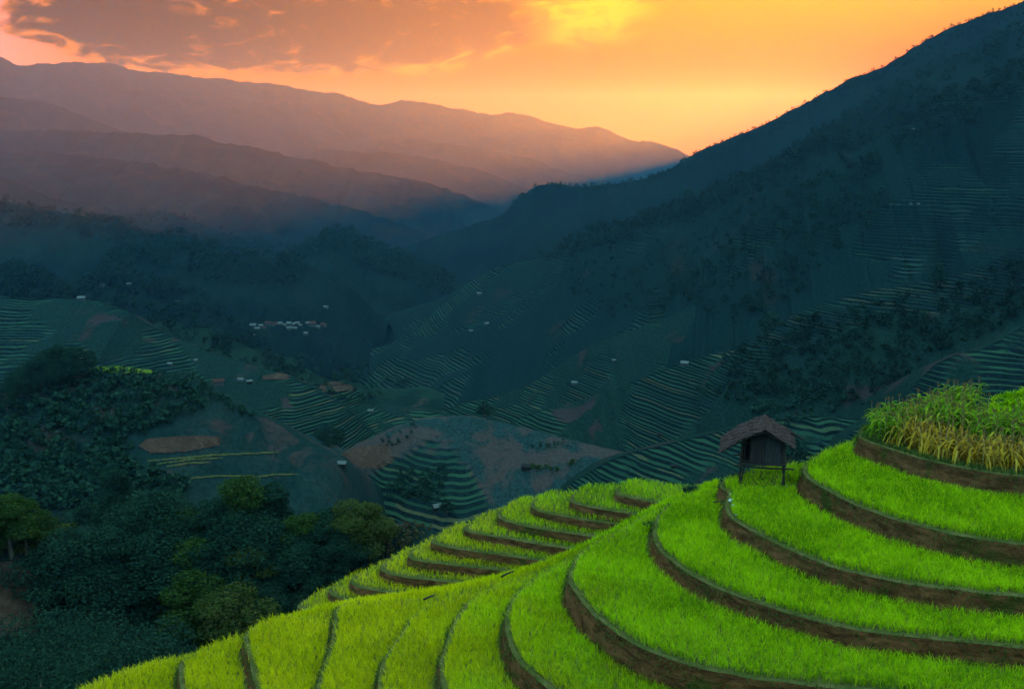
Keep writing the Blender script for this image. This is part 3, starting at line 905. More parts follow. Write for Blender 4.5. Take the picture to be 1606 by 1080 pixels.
crest_trees('f9', 800, 1080, 200, 3, 8, 1, 'small trees along the crest of the great ridge', 4, 25)
crest_trees('f9', 1080, 1606, 520, 2, 6, 2, 'bushes along the upper skyline of the great ridge', 4, 40)
crest_trees('f8', 430, 720, 260, 9, 16, 3, 'trees crowning the central knoll', 10, 90)
crest_trees('f7b', 160, 480, 240, 8, 15, 4, 'trees on the rounded wooded hump', 8, 70)
crest_trees('f7', -30, 250, 200, 7, 13, 5, 'trees on the dark wooded shoulder', 8, 60)
crest_trees('f10a', 850, 1360, 420, 5, 11, 6, 'bushy trees along the nearer dark spur', 6, 60)
crest_trees('f10b', 1100, 1606, 300, 5, 11, 7, 'trees along the dark mountain spur', 6, 50)
crest_trees('f10c', 1380, 1606, 200, 4, 9, 8, 'trees along the steep slope at the picture edge', 5, 50)
crest_trees('l4', 110, 410, 420, 6, 13, 9, 'trees of the wooded hill above the village', 8, 120)
crest_trees('l3', -40, 130, 360, 6, 13, 10, 'trees of the black-green ridge', 8, 110)
crest_trees('l5', 230, 480, 150, 4, 9, 11, 'bushes along the dim green ridge', 4, 40)
crest_trees('f6b', 200, 470, 150, 5, 10, 12, 'trees along the low teal ridge', 6, 60)
scatter_px([(0, 640), (90, 600), (300, 600), (330, 640), (210, 690), (220, 800), (140, 800), (0, 815)], 900, 21, 2.2, 5.5, 'scrub and low trees on the flank of the scrubby hill', 'leaf_dark')
scatter_px([(130, 583), (240, 586), (300, 590), (340, 618), (400, 650), (400, 662), (320, 625), (280, 610), (130, 600)], 420, 22, 2.0, 4.2, 'row of bushes below the bright hilltop field', 'leaf_dark')
scatter_px([(0, 720), (150, 720), (300, 760), (280, 800), (0, 812)], 420, 23, 3, 6.5, 'dark wood in the hollow behind the near gully', 'leaf_dark')
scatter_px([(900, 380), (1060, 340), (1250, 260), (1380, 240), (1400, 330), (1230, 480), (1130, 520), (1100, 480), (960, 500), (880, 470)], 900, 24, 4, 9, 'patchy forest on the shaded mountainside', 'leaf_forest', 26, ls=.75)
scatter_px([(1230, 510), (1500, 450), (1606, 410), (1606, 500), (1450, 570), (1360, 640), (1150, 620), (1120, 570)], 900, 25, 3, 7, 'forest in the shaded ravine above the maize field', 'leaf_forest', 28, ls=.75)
scatter_px([(430, 560), (540, 560), (640, 600), (560, 640), (450, 590)], 160, 26, 4, 8, 'trees along the valley bottom below the village', 'leaf_dark')
scatter_px([(620, 740), (700, 740), (690, 790), (600, 785)], 130, 27, 2.5, 5, 'thicket in the fold of the fallow mound', 'leaf_dark')
scatter_px([(595, 690), (650, 664), (660, 676), (610, 705)], 60, 28, 1.5, 3, 'hedge on the upper fallow mound', 'leaf_dark')
scatter_px([(825, 700), (885, 690), (885, 698), (830, 708)], 60, 29, 1.2, 2.4, 'hedge on the brown side of the fallow mound', 'leaf_dark')
scatter_px([(830, 735), (900, 722), (900, 735), (840, 745)], 24, 30, 2.5, 4, 'row of bushes by the dark-roofed hut', 'leaf_mid')
scatter_px([(1080, 610), (1200, 600), (1320, 610), (1340, 640), (1230, 670), (1150, 640)], 260, 31, 2.5, 5, 'scrub on the stony slope behind the hut', 'leaf_dark')
scatter_px([(420, 815), (600, 815), (690, 830), (600, 880), (480, 960), (440, 920)], 1100, 32, .8, 1.9, 'dead maize and scrub on the slope behind the flank terraces', 'leaf_dead', 12, 'scrub', .3)
scatter_px([(0, 822), (120, 826), (110, 850), (40, 872), (0, 872)], 700, 33, .7, 1.5, 'tall grass on the knoll at the left edge', 'leaf_lit', 12, 'tall_grass', .3)

scatter_px([(0, 1010), (80, 1000), (95, 880), (300, 880), (460, 900), (420, 1000), (250, 1040), (100, 1090), (0, 1090)], 650, 34, 1.2, 3.2, 'dense undergrowth on the floor of the near gully', 'leaf_dark', 100, 'undergrowth', .6, .22)

# the bright green hilltop field and the bare red patches
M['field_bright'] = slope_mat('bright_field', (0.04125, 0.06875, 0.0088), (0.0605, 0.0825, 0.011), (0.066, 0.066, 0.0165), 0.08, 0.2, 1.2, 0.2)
M['red_soil'] = slope_mat('red_soil', (0.0360, 0.0180, 0.0144), (0.0480, 0.0252, 0.0192), (0.0600, 0.0336, 0.0252), 0.1, 0.5, 1.0, 0.3)
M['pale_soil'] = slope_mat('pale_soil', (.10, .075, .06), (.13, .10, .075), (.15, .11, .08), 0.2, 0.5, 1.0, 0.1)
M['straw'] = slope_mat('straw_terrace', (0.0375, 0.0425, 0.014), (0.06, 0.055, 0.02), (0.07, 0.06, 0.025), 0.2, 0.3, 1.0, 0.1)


def patch(poly_px, mat, label, name='field', lift=0.35, step=2.5):
    """a field lying on the hillside: terrain sheet re-laid a hand above the slope"""
    poly = np.asarray(poly_px, float)
    lo, hi = poly.min(0), poly.max(0)
    us = np.arange(lo[0], hi[0] + step, step); vs = np.arange(lo[1], hi[1] + 1.2, 1.2)
    idx, V, q = {}, [], []
    for i, u in enumerate(us):
        for j, v in enumerate(vs):
            if inside(poly, np.array([[u, v]]))[0]:
                p = hit(u, v)
                if p is not None:
                    idx[i, j] = len(V); V.append(p + [0, -.15, lift])
    md = np.median([p[1] for p in V])
    for (i, j), a in idx.items():
        c = [idx.get(t) for t in ((i, j), (i, j + 1), (i + 1, j + 1), (i + 1, j))]
        if None not in c and max(abs(V[t][1] - md) for t in c) < 120 and max(V[t][1] for t in c) - min(V[t][1] for t in c) < 14:
            q.append(c)
    if q:
        link(name, mesh(name, np.array(V), [np.array(q)], M[mat], smooth=True), kind='structure', label=label, cat='field')


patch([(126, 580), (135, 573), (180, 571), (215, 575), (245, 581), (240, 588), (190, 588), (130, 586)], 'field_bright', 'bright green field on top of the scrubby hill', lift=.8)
patch([(215, 700), (230, 688), (300, 683), (348, 685), (345, 700), (290, 710), (235, 712)], 'red_soil', 'bare red-brown field on the scrubby hill')
patch([(-40, 885), (20, 880), (60, 900), (75, 950), (60, 1000), (-40, 1000)], 'red_soil', 'purple-brown ploughed field at the left edge', lift=.25, step=4)
patch([(498, 604), (527, 597), (548, 603), (566, 613), (530, 616), (495, 613)], 'red_soil', 'bare red top of the terraced valley mound', lift=.8)
patch([(410, 590), (440, 584), (460, 590), (450, 597), (412, 597)], 'red_soil', 'red earth patch beside the valley farms', lift=.6)
patch([(510, 727), (560, 700), (610, 695), (620, 722), (600, 735), (520, 735)], 'red_soil', 'reddish fallow strip on the left of the central mound')
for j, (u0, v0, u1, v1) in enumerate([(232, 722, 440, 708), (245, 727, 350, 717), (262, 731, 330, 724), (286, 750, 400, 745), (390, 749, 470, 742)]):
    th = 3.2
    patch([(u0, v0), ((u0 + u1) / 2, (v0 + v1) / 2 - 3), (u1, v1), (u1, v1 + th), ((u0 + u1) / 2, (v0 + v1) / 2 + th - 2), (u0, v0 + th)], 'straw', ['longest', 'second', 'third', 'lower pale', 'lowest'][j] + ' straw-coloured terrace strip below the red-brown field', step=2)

# houses: pale roofs scattered over the slopes
M['wall_pale'] = plain_mat('limewash_wall', (0.03289, 0.03146, 0.03003), (0.05109, 0.047905, 0.045045), 1.2, .9, .01, .05)
M['wall_wood'] = plain_mat('plank_wall', (0.00754, 0.00611, 0.005395), (0.015015, 0.012155, 0.009685), 1.5, .9, .02, .05, (1, 1, .2))
M['roof_white'] = plain_mat('sheet_roof', (0.033449, 0.037237, 0.041025), (0.04832, 0.051221, 0.054083), 0.8, .5, .01, .2)
M['roof_red'] = plain_mat('tile_roof', (0.03003, 0.0104, 0.00897), (0.045045, 0.016445, 0.013585), 1.5, .8, .02, .05)
M['roof_dark'] = plain_mat('thatch_roof', (0.00754, 0.006825, 0.00754), (0.013585, 0.012155, 0.01287), 1.5, .9, .03, .05)
M['door'] = plain_mat('dark_opening', (.012, .011, .012), (.02, .018, .018), 2, .8, .01, .1)


def house_meshes(wall, roof):
    w, d_, e, rg = 8.0, 5.0, 2.6, 4.3
    a = MB()
    prof = np.array([(-d_ / 2, -1.5), (d_ / 2, -1.5), (d_ / 2, e), (0, rg - .15), (-d_ / 2, e)])
    V = np.vstack([np.column_stack([np.full(5, s * w / 2), prof]) for s in (-1, 1)])
    a.add(V, [np.arange(5)[::-1][None], (np.arange(5) + 5)[None], np.array([[i, (i + 1) % 5, (i + 1) % 5 + 5, i + 5] for i in range(5)])])
    b = MB()
    ang = math.atan2(rg - e, d_ / 2)
    for s in (-1, 1):
        Ln = math.hypot(d_ / 2 + .7, (d_ / 2 + .7) * math.tan(ang))
        R_ = np.array([[1, 0, 0], [0, math.cos(s * -ang), -math.sin(s * -ang)], [0, math.sin(s * -ang), math.cos(s * -ang)]])
        b.box((0, s * (d_ / 2 + .7) / 2, rg - (d_ / 2 + .7) / 2 * math.tan(ang) + .06), (w + 1.2, Ln, .14), R_)
    c = MB(); c.box((.8, -d_ / 2 - .03, 1.0), (1.1, .08, 2.0))
    e_ = MB(); e_.box((-2.0, -d_ / 2 - .03, 1.4), (1.0, .08, .9))
    return a.build('wall', M[wall]), b.build('roof', M[roof]), c.build('door', M['door']), e_.build('window', M['door'])


HM = {'w': house_meshes('wall_pale', 'roof_white'), 'r': house_meshes('wall_pale', 'roof_red'), 'd': house_meshes('wall_wood', 'roof_dark'), 'b': house_meshes('wall_wood', 'roof_white')}


def house(u, v, wpx, kind, label, group=None, rot=None, detail=True):
    p = hit(u, v)
    if p is None:
        return
    s = wpx / F * p[1] / 9.0
    o = link('house', None, label=label, cat='house', group=group, loc=p + [0, 0, .2 * s], rot=(0, 0, random.uniform(-.5, .5) if rot is None else rot), scale=s)
    wl = link('wall', HM[kind][0], o)
    link('roof', HM[kind][1], o)
    if detail:
        link('door', HM[kind][2], wl); link('window', HM[kind][3], wl)


HOUSES = [
 (128, 470, 12, 'w', 'white-roofed house on the crest of the rounded terraced hill'),
 (159, 449, 11, 'w', 'long white-roofed house below the dark wooded hill top'),
 (203, 447, 8, 'w', 'small white-roofed house right of the long one on the wooded hill'),
 (278, 474, 6, 'w', 'tiny pale roof alone on the wooded hill above the village'),
 (267, 572, 9, 'w', 'pale house on the dim slope behind the bright hilltop field'),
 (307, 566, 7, 'w', 'small white roof right of the pale house behind the hilltop field'),
 (343, 602, 18, 'r', 'red-roofed house at the edge of the scrubby hill'),
 (378, 597, 10, 'w', 'white roof just right of the red-roofed house'),
 (391, 600, 10, 'b', 'second white roof right of the red-roofed house'),
 (224, 636, 9, 'd', 'dim hut in the scrub of the left hill'),
 (536, 730, 17, 'b', 'white-roofed farmhouse on the left foot of the fallow mound'),
 (688, 798, 20, 'b', 'white-roofed farmhouse at the bottom of the fallow mound'),
 (581, 646, 10, 'w', 'white roof on the terraces behind the large saddle tree'),
 (752, 462, 8, 'w', 'white roof high on the pale-edged spur'),
 (763, 509, 8, 'w', 'white roof on the crest of the dim terraced spur'),
 (739, 520, 7, 'w', 'faint roof below the one on the dim spur crest'),
 (511, 483, 8, 'w', 'white roof above the village on the knoll slope'),
 (455, 440, 6, 'w', 'tiny roof high on the flank of the central knoll'),
 (901, 602, 10, 'w', 'white roof amid the terraces of the lit spur'),
 (963, 566, 7, 'w', 'tilted white roof higher on the lit spur'),
 (826, 735, 17, 'd', 'dark-roofed hut on the right of the fallow mound'),
 (1074, 572, 13, 'w', 'white roof at the head of the bright crest behind the hut'),
 (1428, 321, 5, 'w', 'left of two tiny roofs on the steep slope'),
 (1440, 321, 5, 'w', 'right of two tiny roofs on the steep slope'),
 (1433, 204, 5, 'w', 'single tiny roof high under the great ridge'),
 (1058, 733, 13, 'd', 'dark hut on the terraces left of the stilt hut'),
 (1034, 683, 10, 'd', 'dim hut among the terraces behind the stilt hut'),
 (8, 611, 8, 'w', 'pale roof at the edge of the hilltop tree clump'),
]
for u, v, w, kd, lab in HOUSES:
    house(u, v, w, kd, lab)
VIL = [(397, 512, 9, 'w'), (404, 517, 8, 'w'), (409, 512, 7, 'w'), (414, 515, 7, 'r'), (421, 509, 10, 'r'), (430, 510, 9, 'r'), (439, 509, 8, 'w'), (446, 511, 7, 'w'), (453, 509, 9, 'w'), (459, 510, 8, 'w'), (466, 508, 7, 'w'), (471, 511, 6, 'w'), (453, 516, 8, 'w'), (462, 516, 7, 'w'), (483, 508, 7, 'w'), (490, 510, 12, 'r'), (499, 514, 8, 'w'), (508, 511, 9, 'r'), (401, 527, 7, 'w'), (398, 523, 6, 'w'), (421, 551, 6, 'w'), (480, 524, 7, 'w')]
for u, v, w, kd in VIL:
    house(u, v, w * 1.1, kd, 'small red-roofed house in the distant valley village' if kd == 'r' else 'small white-roofed house in the distant valley village', 'houses of the valley village', detail=False)
# ------------------------------------------------------------------ foreground: the terraced spur
def rice_mat(name):
    """rice stand: lush green on the upper terraces, ripening to yellow-green down the spur"""
    m, k = new_mat(name)
    g = k.n('ShaderNodeNewGeometry')
    p = g.outputs['Position']
    n = k.noise(p, 0.30, 4, 0.6)
    n2 = k.noise(p, 3.2, 4, 0.7)
    r = g.outputs['Random Per Island']
    mixn = k.math('ADD', k.math('MULTIPLY', n, 0.6), k.math('MULTIPLY', n2, 0.4))
    px, py, pz = k.sep(p)
    ripe = k.smooth(k.math('ADD', px, k.math('MULTIPLY', k.math('SUBTRACT', n, 0.5), 16.0)), 5.5, -5.0)
    a = k.mix(ripe, (.070, .165, .002), (.25, .270, .002))
    b = k.mix(ripe, (.260, .400, .003), (.48, .430, .003))
    c = k.mix(ripe, (.43, .480, .005), (.62, .45, .006))
    col = k.mix(k.smooth(mixn, 0.38, 0.62), a, b)
    col = k.mix(k.smooth(r, 0.5, 1.0, 0.0, 0.85), col, c)
    finish(k, col, 0.8, spec=0.0, trans=0.38)
    return m


M['rice_green'] = rice_mat('rice_leaf')
M['rice_yellow'] = M['rice_green']
M['weed'] = leaf_mat('bank_weeds', (0.027, 0.057, 0.0108), (0.048, 0.084, 0.0144), (0.072, 0.072, 0.024), 1.2, 0.35, spec=0.0)
M['lip_grass'] = leaf_mat('dry_lip_grass', (.11, .085, .025), (.085, .105, .02), (.17, .115, .04), 1.5, 0.35, spec=0.0)


def earth_mat():
    m, k = new_mat('terrace_earth')
    p = pos(k)
    mp = k.n('ShaderNodeMapping'); mp.inputs['Scale'].default_value = (1, 1, 2.4)
    k.put(mp.inputs[0], p)
    a = k.noise(mp.outputs[0], 1.3, 7, 0.68, 0.6)
    b = k.noise(p, 0.55, 5, 0.6, 0.8)
    c = k.noise(p, 7.0, 5, 0.7)
    col = k.mix(k.smooth(a, 0.34, 0.66), (0.051382, 0.018445, 0.007905), (0.13702, 0.051646, 0.020553))
    col = k.mix(k.smooth(c, 0.55, 0.75, 0.0, 0.6), col, (0.17813, 0.07905, 0.033596))
    col = k.mix(k.smooth(k.math('ADD', b, k.math('MULTIPLY', c, 0.2)), 0.64, 0.76, 0.0, 0.8), col, (0.027404, 0.034782, 0.0055335))
    col = k.mix(k.smooth(c, 0.2, 0.42, 0.7, 0.0), col, (0.017128, 0.008432, 0.0039525))
    finish(k, col, 0.95, k.math('ADD', a, k.math('MULTIPLY', c, 0.4)), 1.0, 0.12, 0.0)
    return m


def mud_mat():
    m, k = new_mat('paddy_floor')
    p = pos(k)
    a = k.noise(p, 1.1, 6, 0.65)
    col = k.mix(k.smooth(a, 0.38, 0.62), (.040, .045, .012), (.075, .062, .022))
    finish(k, col, 0.9, a, 0.6, 0.06, 0.0)
    return m


M['earth'] = earth_mat()
M['mud'] = mud_mat()


def blades(P, h, w, lean, seg_mid=0.55, seed=0, droop=0.35, az=None):
    """grass blades: base pair, middle pair, tip; returns vertices and faces"""
    r = np.random.default_rng(seed)
    n = len(P)
    if az is None:
        az = r.random(n) * 2 * np.pi
    d = np.stack([np.cos(az), np.sin(az), np.zeros(n)], 1)
    s = np.stack([-np.sin(az), np.cos(az), np.zeros(n)], 1)
    tw = r.normal(0, 0.5, n)
    s = s * np.cos(tw)[:, None] + d * np.sin(tw)[:, None]
    ln = lean * (0.4 + 1.2 * r.random(n)) * h
    up = np.array([0, 0, 1.0])
    mid = P + d * (ln * 0.35)[:, None] + up * (h * seg_mid)[:, None]
    tip = P + d * ln[:, None] + up * (h * (1 - droop * r.random(n) * lean * 1.6))[:, None]
    w2 = (w / 2)[:, None]
    V = np.stack([P - s * w2 * 0.6, P + s * w2 * 0.6, mid + s * w2, mid - s * w2, tip], 1).reshape(-1, 3)
    b = np.arange(n)[:, None] * 5
    return V, [b + np.array([[0, 1, 2, 3]]), b + np.array([[3, 2, 4]])]


LIPS = []
SLABS = []          # (polygon, z) of every terrace, top ones first


def in_view(P, z, m=70):
    """rough test: does a point lie in or near the picture"""
    x, y = P[:, 0], P[:, 1]
    zz = np.broadcast_to(z, x.shape)
    dep = y * CP - zz * SP
    up = y * SP + zz * CP
    u = CU + F * x / np.maximum(dep, .1); v = CV - F * up / np.maximum(dep, .1)
    return (dep > 1) & (u > -m) & (u < 1606 + m) & (v > -m) & (v < 1080 + m * 1.3)


def terrace(label, lip_px, z, close, wall, crop='rice_green', crop_label=None, rice_h=0.43, dens=500, skirt=None, seed=0, inner=None, weeds=1.0, gap=0.13):
    """one level of the stack: lip traced along its bank, closed behind through the hill; bank falls wall metres"""
    lip = on_level(lip_px, z)
    lip = smooth_line(lip, 2)
    lip = resample(lip, 0.16)
    lip += 0.07 * np.stack([fbm(lip[:, 0] * 1.2, lip[:, 1] * 1.2, seed + 5, 3), fbm(lip[:, 0] * 1.2, lip[:, 1] * 1.2, seed + 6, 3)], 1)
    cl = np.asarray(close, float)
    cl = resample(np.vstack([lip[-1:], cl, lip[:1]]), 0.9)[1:-1]
    poly = np.vstack([lip, cl])
    n = len(poly)
    t = np.roll(poly, -1, 0) - np.roll(poly, 1, 0)
    nrm = np.stack([t[:, 1], -t[:, 0]], 1); nrm /= np.linalg.norm(nrm, axis=1)[:, None] + 1e-9
    area = 0.5 * np.sum(poly[:, 0] * np.roll(poly[:, 1], -1) - np.roll(poly[:, 0], -1) * poly[:, 1])
    if area < 0:
        nrm = -nrm
    # bank rows
    nr = 8
    depth = wall + 0.35
    tt = np.concatenate([np.linspace(0, 1, nr)])
    rows = []
    for j, q in enumerate(tt):
        dz = depth * q
        out = 0.10 + 0.20 * dz + 0.07 * fbm(poly[:, 0] * 1.6 + 3 * q, poly[:, 1] * 1.6 + q * 5, seed + 31, 4) * (1 if j else 0.2) + 0.10 * math.sin(math.pi * min(q * 1.4, 1)) * fbm(poly[:, 0] * .5, poly[:, 1] * .5 + q, seed + 33, 2)
        zz = z - dz + (0.02 if j == 0 else 0.05 * fbm(poly[:, 0] * 2, poly[:, 1] * 2 + q * 3, seed + 35, 3))
        rows.append(np.column_stack([poly + nrm * np.asarray(out)[:, None], np.broadcast_to(zz, n)]))
    if skirt:
        for q in (0.12, 0.3, 0.6, 1.0):
            rows.append(np.column_stack([poly + nrm * (0.1 + 0.2 * depth + skirt * q * 0.95 + 0.8 * fbm(poly[:, 0] * .3, poly[:, 1] * .3, seed + 50))[:, None], np.full(n, z - depth - skirt * q)]))
    bund = np.column_stack([poly - nrm * 0.05, np.full(n, z + 0.07)])
    inn = np.column_stack([poly - nrm * 0.18, np.full(n, z)])
    V = np.vstack([inn, bund] + rows)
    nrows = len(rows) + 2
    i = np.arange(n); i2 = (i + 1) % n
    q = np.concatenate([np.stack([r_ * n + i, r_ * n + i2, (r_ + 1) * n + i2, (r_ + 1) * n + i], -1) for r_ in range(nrows - 1)])
    me = mesh('rice_terrace', V, [q, np.arange(n)[None]], [M['earth'], M['mud']], np.concatenate([np.where(np.arange(len(q)) < 2 * n, 1, 0), [1]]), smooth=False)
    link('rice_terrace', me, kind='structure', label=label, cat='terrace')
    above = [p for p, zz in SLABS if zz > z]
    # weeds hanging on the bank and dry grass along the lip
    k = (2 if not skirt else 2)
    L = len(lip)
    r = np.random.default_rng(seed + 90)
    cnt = int(L * 10 * weeds)
    idx = r.integers(0, L, cnt)
    qq = r.random(cnt) ** 1.3
    keep = fbm(lip[idx, 0] * .6, lip[idx, 1] * .6 + qq * 1.5, seed + 95, 3) > -0.12 - 0.5 * (qq < 0.12)
    idx, qq = idx[keep], qq[keep]
    Pw = np.column_stack([lip[idx] + nrm[idx] * (0.12 + 0.2 * depth * qq)[:, None] + r.normal(0, .03, (len(idx), 2)), z - depth * qq * .9])
    vis = in_view(Pw[:, :2], Pw[:, 2], 40)
    for pz, zz in SLABS:
        pass
    Pw, idxv = Pw[vis], idx[vis]
    mb = MB()
    if len(Pw):
        out_az = np.arctan2(nrm[idxv, 1], nrm[idxv, 0]) + r.normal(0, .7, len(Pw))
        V_, F_ = blades(Pw, r.uniform(.10, .26, len(Pw)), r.uniform(.02, .05, len(Pw)), 0.8, seed=seed + 3, az=out_az, droop=.9)
        mb.add(V_, F_, 0)
    cnt = int(L * 3.2)
    idx = r.integers(0, L, cnt)
    Pl = np.column_stack([lip[idx] + nrm[idx] * r.uniform(-.12, .12, cnt)[:, None], np.full(cnt, z + .03)])
    Pl = Pl[in_view(Pl[:, :2], z, 40)]
    if len(Pl):
        V_, F_ = blades(Pl, r.uniform(.05, .17, len(Pl)), r.uniform(.02, .04, len(Pl)), 0.7, seed=seed + 4)
        mb.add(V_, F_, 1)
    if mb.n:
        link('bank_grass', mb.build('bank_grass', [M['weed'], M['lip_grass']]), kind='stuff', label='weeds and dry grass on the ' + label.split(' terrace')[0] + ' terrace bank', cat='grass')
    # the crop
    if crop:
        field(poly, z, lip, above, crop, crop_label, rice_h, dens, seed, gap)
    SLABS.append((poly, z))
    LIPS.append((lip, z))
    return lip, poly


def field(poly, z, lip, above, crop, crop_label, rice_h, dens, seed, gap, zfun=None):
    r = np.random.default_rng(seed + 200)
    lo, hi = poly.min(0), poly.max(0)
    lo = np.maximum(lo, (-45, 22)); hi = np.minimum(hi, (40, 75))
    sp = 0.21
    gx, gy = np.meshgrid(np.arange(lo[0], hi[0], sp), np.arange(lo[1], hi[1], sp * .8))
    C0 = np.column_stack([gx.ravel(), gy.ravel()])
    C0 = C0[in_view(C0, z)]
    C0 = C0[inside(poly, C0)]
    for ab in above:
        if len(C0):
            C0 = C0[~inside(ab, C0)]
    C0 = C0 + r.normal(0, .045, C0.shape)
    nb = max(int(dens * sp * sp * .8), 3)
    hk = np.repeat(r.uniform(.90, 1.08, len(C0)), nb)
    P = np.repeat(C0, nb, 0) + r.normal(0, .045, (len(C0) * nb, 2))
    dist = np.hypot(P[:, 0], P[:, 1])
    kp = r.random(len(P)) < np.clip((42 / dist) ** 1.2, .35, 1.25) / 1.25
    P, hk = P[kp], hk[kp]
    if not len(P):
        return
    kp = dist_to_line(lip[::3], P) > gap
    hk = np.where((np.abs(P[:, 0] - HUT[0]) < 1.5) & (P[:, 1] > HUT[1] - 1.6) & (P[:, 1] < HUT[1] + .8), hk * .42, hk)
    for ul, uz in LIPS:
        if 0.7 < uz - z < 1.3:
            kp &= dist_to_line(ul[::4], P) > .42
    P, hk = P[kp], hk[kp]
    dist = np.hypot(P[:, 0], P[:, 1])
    zz = zfun(P) if zfun else np.full(len(P), z)
    hh = rice_h * hk * (0.84 + 0.22 * r.random(len(P))) * (1 + .18 * fbm(P[:, 0] * .5, P[:, 1] * .5, seed + 8, 3))
    # a stand of rice: every blade keeps its foot in the paddy
    ww = .0125 * np.clip(dist / 36, .8, 2.2) * (0.7 + .7 * r.random(len(P)))
    V_, F_ = blades(np.column_stack([P, zz]), hh, ww, 0.55, seed=seed + 7)
    mb = MB(); mb.add(V_, F_, 0)
    global NBLADE
    NBLADE += len(P)
    link('rice_crop', mb.build('rice_crop', M[crop]), kind='stuff', label=crop_label or 'dense rice standing on a terrace', cat='rice')


NBLADE = 0
HUT = np.array([12.4, 45.2])
ZK0, ZA, ZA2, ZB, ZC, ZD, ZE, ZF, ZG, ZH, ZI, ZJ, ZK = -14.2, -15.2, -15.75, -16.2, -17.0, -17.75, -18.85, -19.8, -20.7, -21.6, -22.4, -23.2, -24.0
L = on_level

# the maize terrace at the top
LIP_K0, POLY_K0 = terrace('topmost terrace under the maize field', [(1356, 668), (1349, 686), (1362, 693), (1385, 700), (1433, 716), (1481, 727), (1529, 737), (1577, 744), (1640, 750), (1760, 758), (1900, 764)],
        ZK0, [tuple(p) for p in on_level([(1900, 650), (1750, 650), (1606, 652), (1500, 658), (1425, 664), (1380, 672)], ZK0)], 1.0, crop=None, seed=1, weeds=1.0)
terrace('terrace below the maize bank', [(1352, 689), (1318, 700), (1287, 713), (1268, 727), (1260, 737), (1265, 750), (1298, 769), (1337, 789), (1385, 808), (1433, 822), (1481, 834), (1529, 844), (1606, 854), (1700, 864), (1850, 876)],
        ZA, [tuple(p) for p in on_level([(1850, 712), (1606, 704), (1500, 700), (1405, 699)], ZA)], 1.0, crop='rice_green', crop_label='green rice between the maize bank and the hut terrace', seed=2)
terrace('hut terrace', [(1264, 730), (1240, 731), (1200, 735), (1160, 743), (1138, 754), (1130, 765), (1146, 772), (1142, 783), (1140, 797), (1149, 815), (1192, 839), (1241, 863), (1289, 882), (1337, 897), (1385, 907), (1433, 916), (1481, 922), (1529, 928), (1606, 934), (1700, 940), (1850, 948)],
        ZB, [(40, 40), (40, 46), (17, 46.5)], 0.8, crop='rice_green', crop_label='green rice in front of the hut posts', seed=4)
terrace('first terrace below the hut', [(1140, 774), (1092, 770), (1060, 786), (1034, 806), (1026, 838), (1036, 863), (1072, 894), (1120, 919), (1168, 938), (1217, 955), (1265, 969), (1313, 981), (1385, 993), (1457, 1000), (1529, 1008), (1606, 1015), (1700, 1022), (1850, 1030)],
        ZC, [(38, 36), (38, 43), (14, 45)], 0.75, crop='rice_green', crop_label='broad sweep of green rice on the first terrace below the hut', seed=5)
terrace('second terrace below the hut', [(1030, 800), (1000, 817), (960, 840), (924, 857), (904, 880), (894, 903), (899, 920), (916, 945), (948, 977), (988, 1005), (1029, 1024), (1065, 1037), (1110, 1049), (1168, 1060), (1241, 1070), (1320, 1079), (1450, 1092), (1606, 1104), (1850, 1118)],
        ZD, [(36, 31), (36, 39), (13, 43)], 1.1, crop='rice_green', crop_label='green rice curving across the lower part of the spur', seed=6)
terrace('third terrace below the hut', [(900, 880), (860, 897), (825, 920), (803, 942), (796, 965), (797, 990), (803, 1015), (815, 1036), (837, 1059), (866, 1082), (960, 1130), (1100, 1165), (1400, 1190), (1800, 1210)],
        ZE, [(34, 28), (34, 36), (10, 40)], 1.0, crop='rice_green', crop_label='green rice narrowing to the spur crest', seed=7)
terrace('fourth terrace below the hut', [(812, 908), (775, 922), (742, 940), (727, 957), (709, 989), (697, 1021), (692, 1054), (696, 1085), (715, 1130), (770, 1180), (900, 1225), (1300, 1265), (1800, 1280)],
        ZF, [(32, 26), (32, 34), (6, 38)], 0.9, crop='rice_yellow', crop_label='yellow-green rice beside the third terrace', seed=8)
terrace('fifth terrace down the spur', [(745, 936), (700, 943), (662, 957), (646, 972), (632, 994), (612, 1022), (600, 1048), (595, 1085), (600, 1140), (640, 1200), (760, 1260), (1200, 1330)],
        ZG, [(20, 24), (20, 34), (2, 38)], 0.9, crop='rice_yellow', crop_label='yellow-green rice strip on the fifth terrace down', skirt=22, seed=9)
terrace('sixth terrace down the spur', [(668, 944), (600, 943), (545, 945), (530, 952), (527, 968), (526, 990), (519, 1022), (507, 1055), (496, 1090), (480, 1150), (500, 1220), (700, 1300)],
        ZH, [(8, 25), (8, 34), (-2, 40)], 0.8, crop='rice_yellow', crop_label='yellow-green rice on the broad sixth terrace down', skirt=22, seed=10)
terrace('seventh terrace down the spur', [(560, 962), (513, 982), (483, 973), (444, 966), (409, 978), (388, 993), (386, 1005), (390, 1022), (398, 1052), (408, 1090), (410, 1150), (440, 1230), (560, 1300)],
        ZI, [(0, 26), (0, 34), (-6, 40)], 0.8, crop='rice_yellow', crop_label='ripening rice on the seventh terrace down', skirt=22, seed=11)
terrace('eighth terrace down the spur', [(420, 998), (384, 999), (352, 1006), (320, 1017), (295, 1032), (284, 1041), (283, 1055), (290, 1090), (300, 1150), (340, 1230)],
        ZJ, [(-6, 28), (-4, 36), (-9, 41)], 0.8, crop='rice_yellow', crop_label='ripening rice on the eighth terrace down', skirt=22, seed=12)
terrace('lowest terrace at the foot of the spur', [(320, 1028), (278, 1033), (216, 1046), (162, 1066), (110, 1092), (60, 1130), (20, 1200)],
        ZK, [(-14, 26), (-6, 30), (-8, 40)], 0.8, crop='rice_yellow', crop_label='ripening rice on the lowest visible terrace', skirt=22, seed=13)


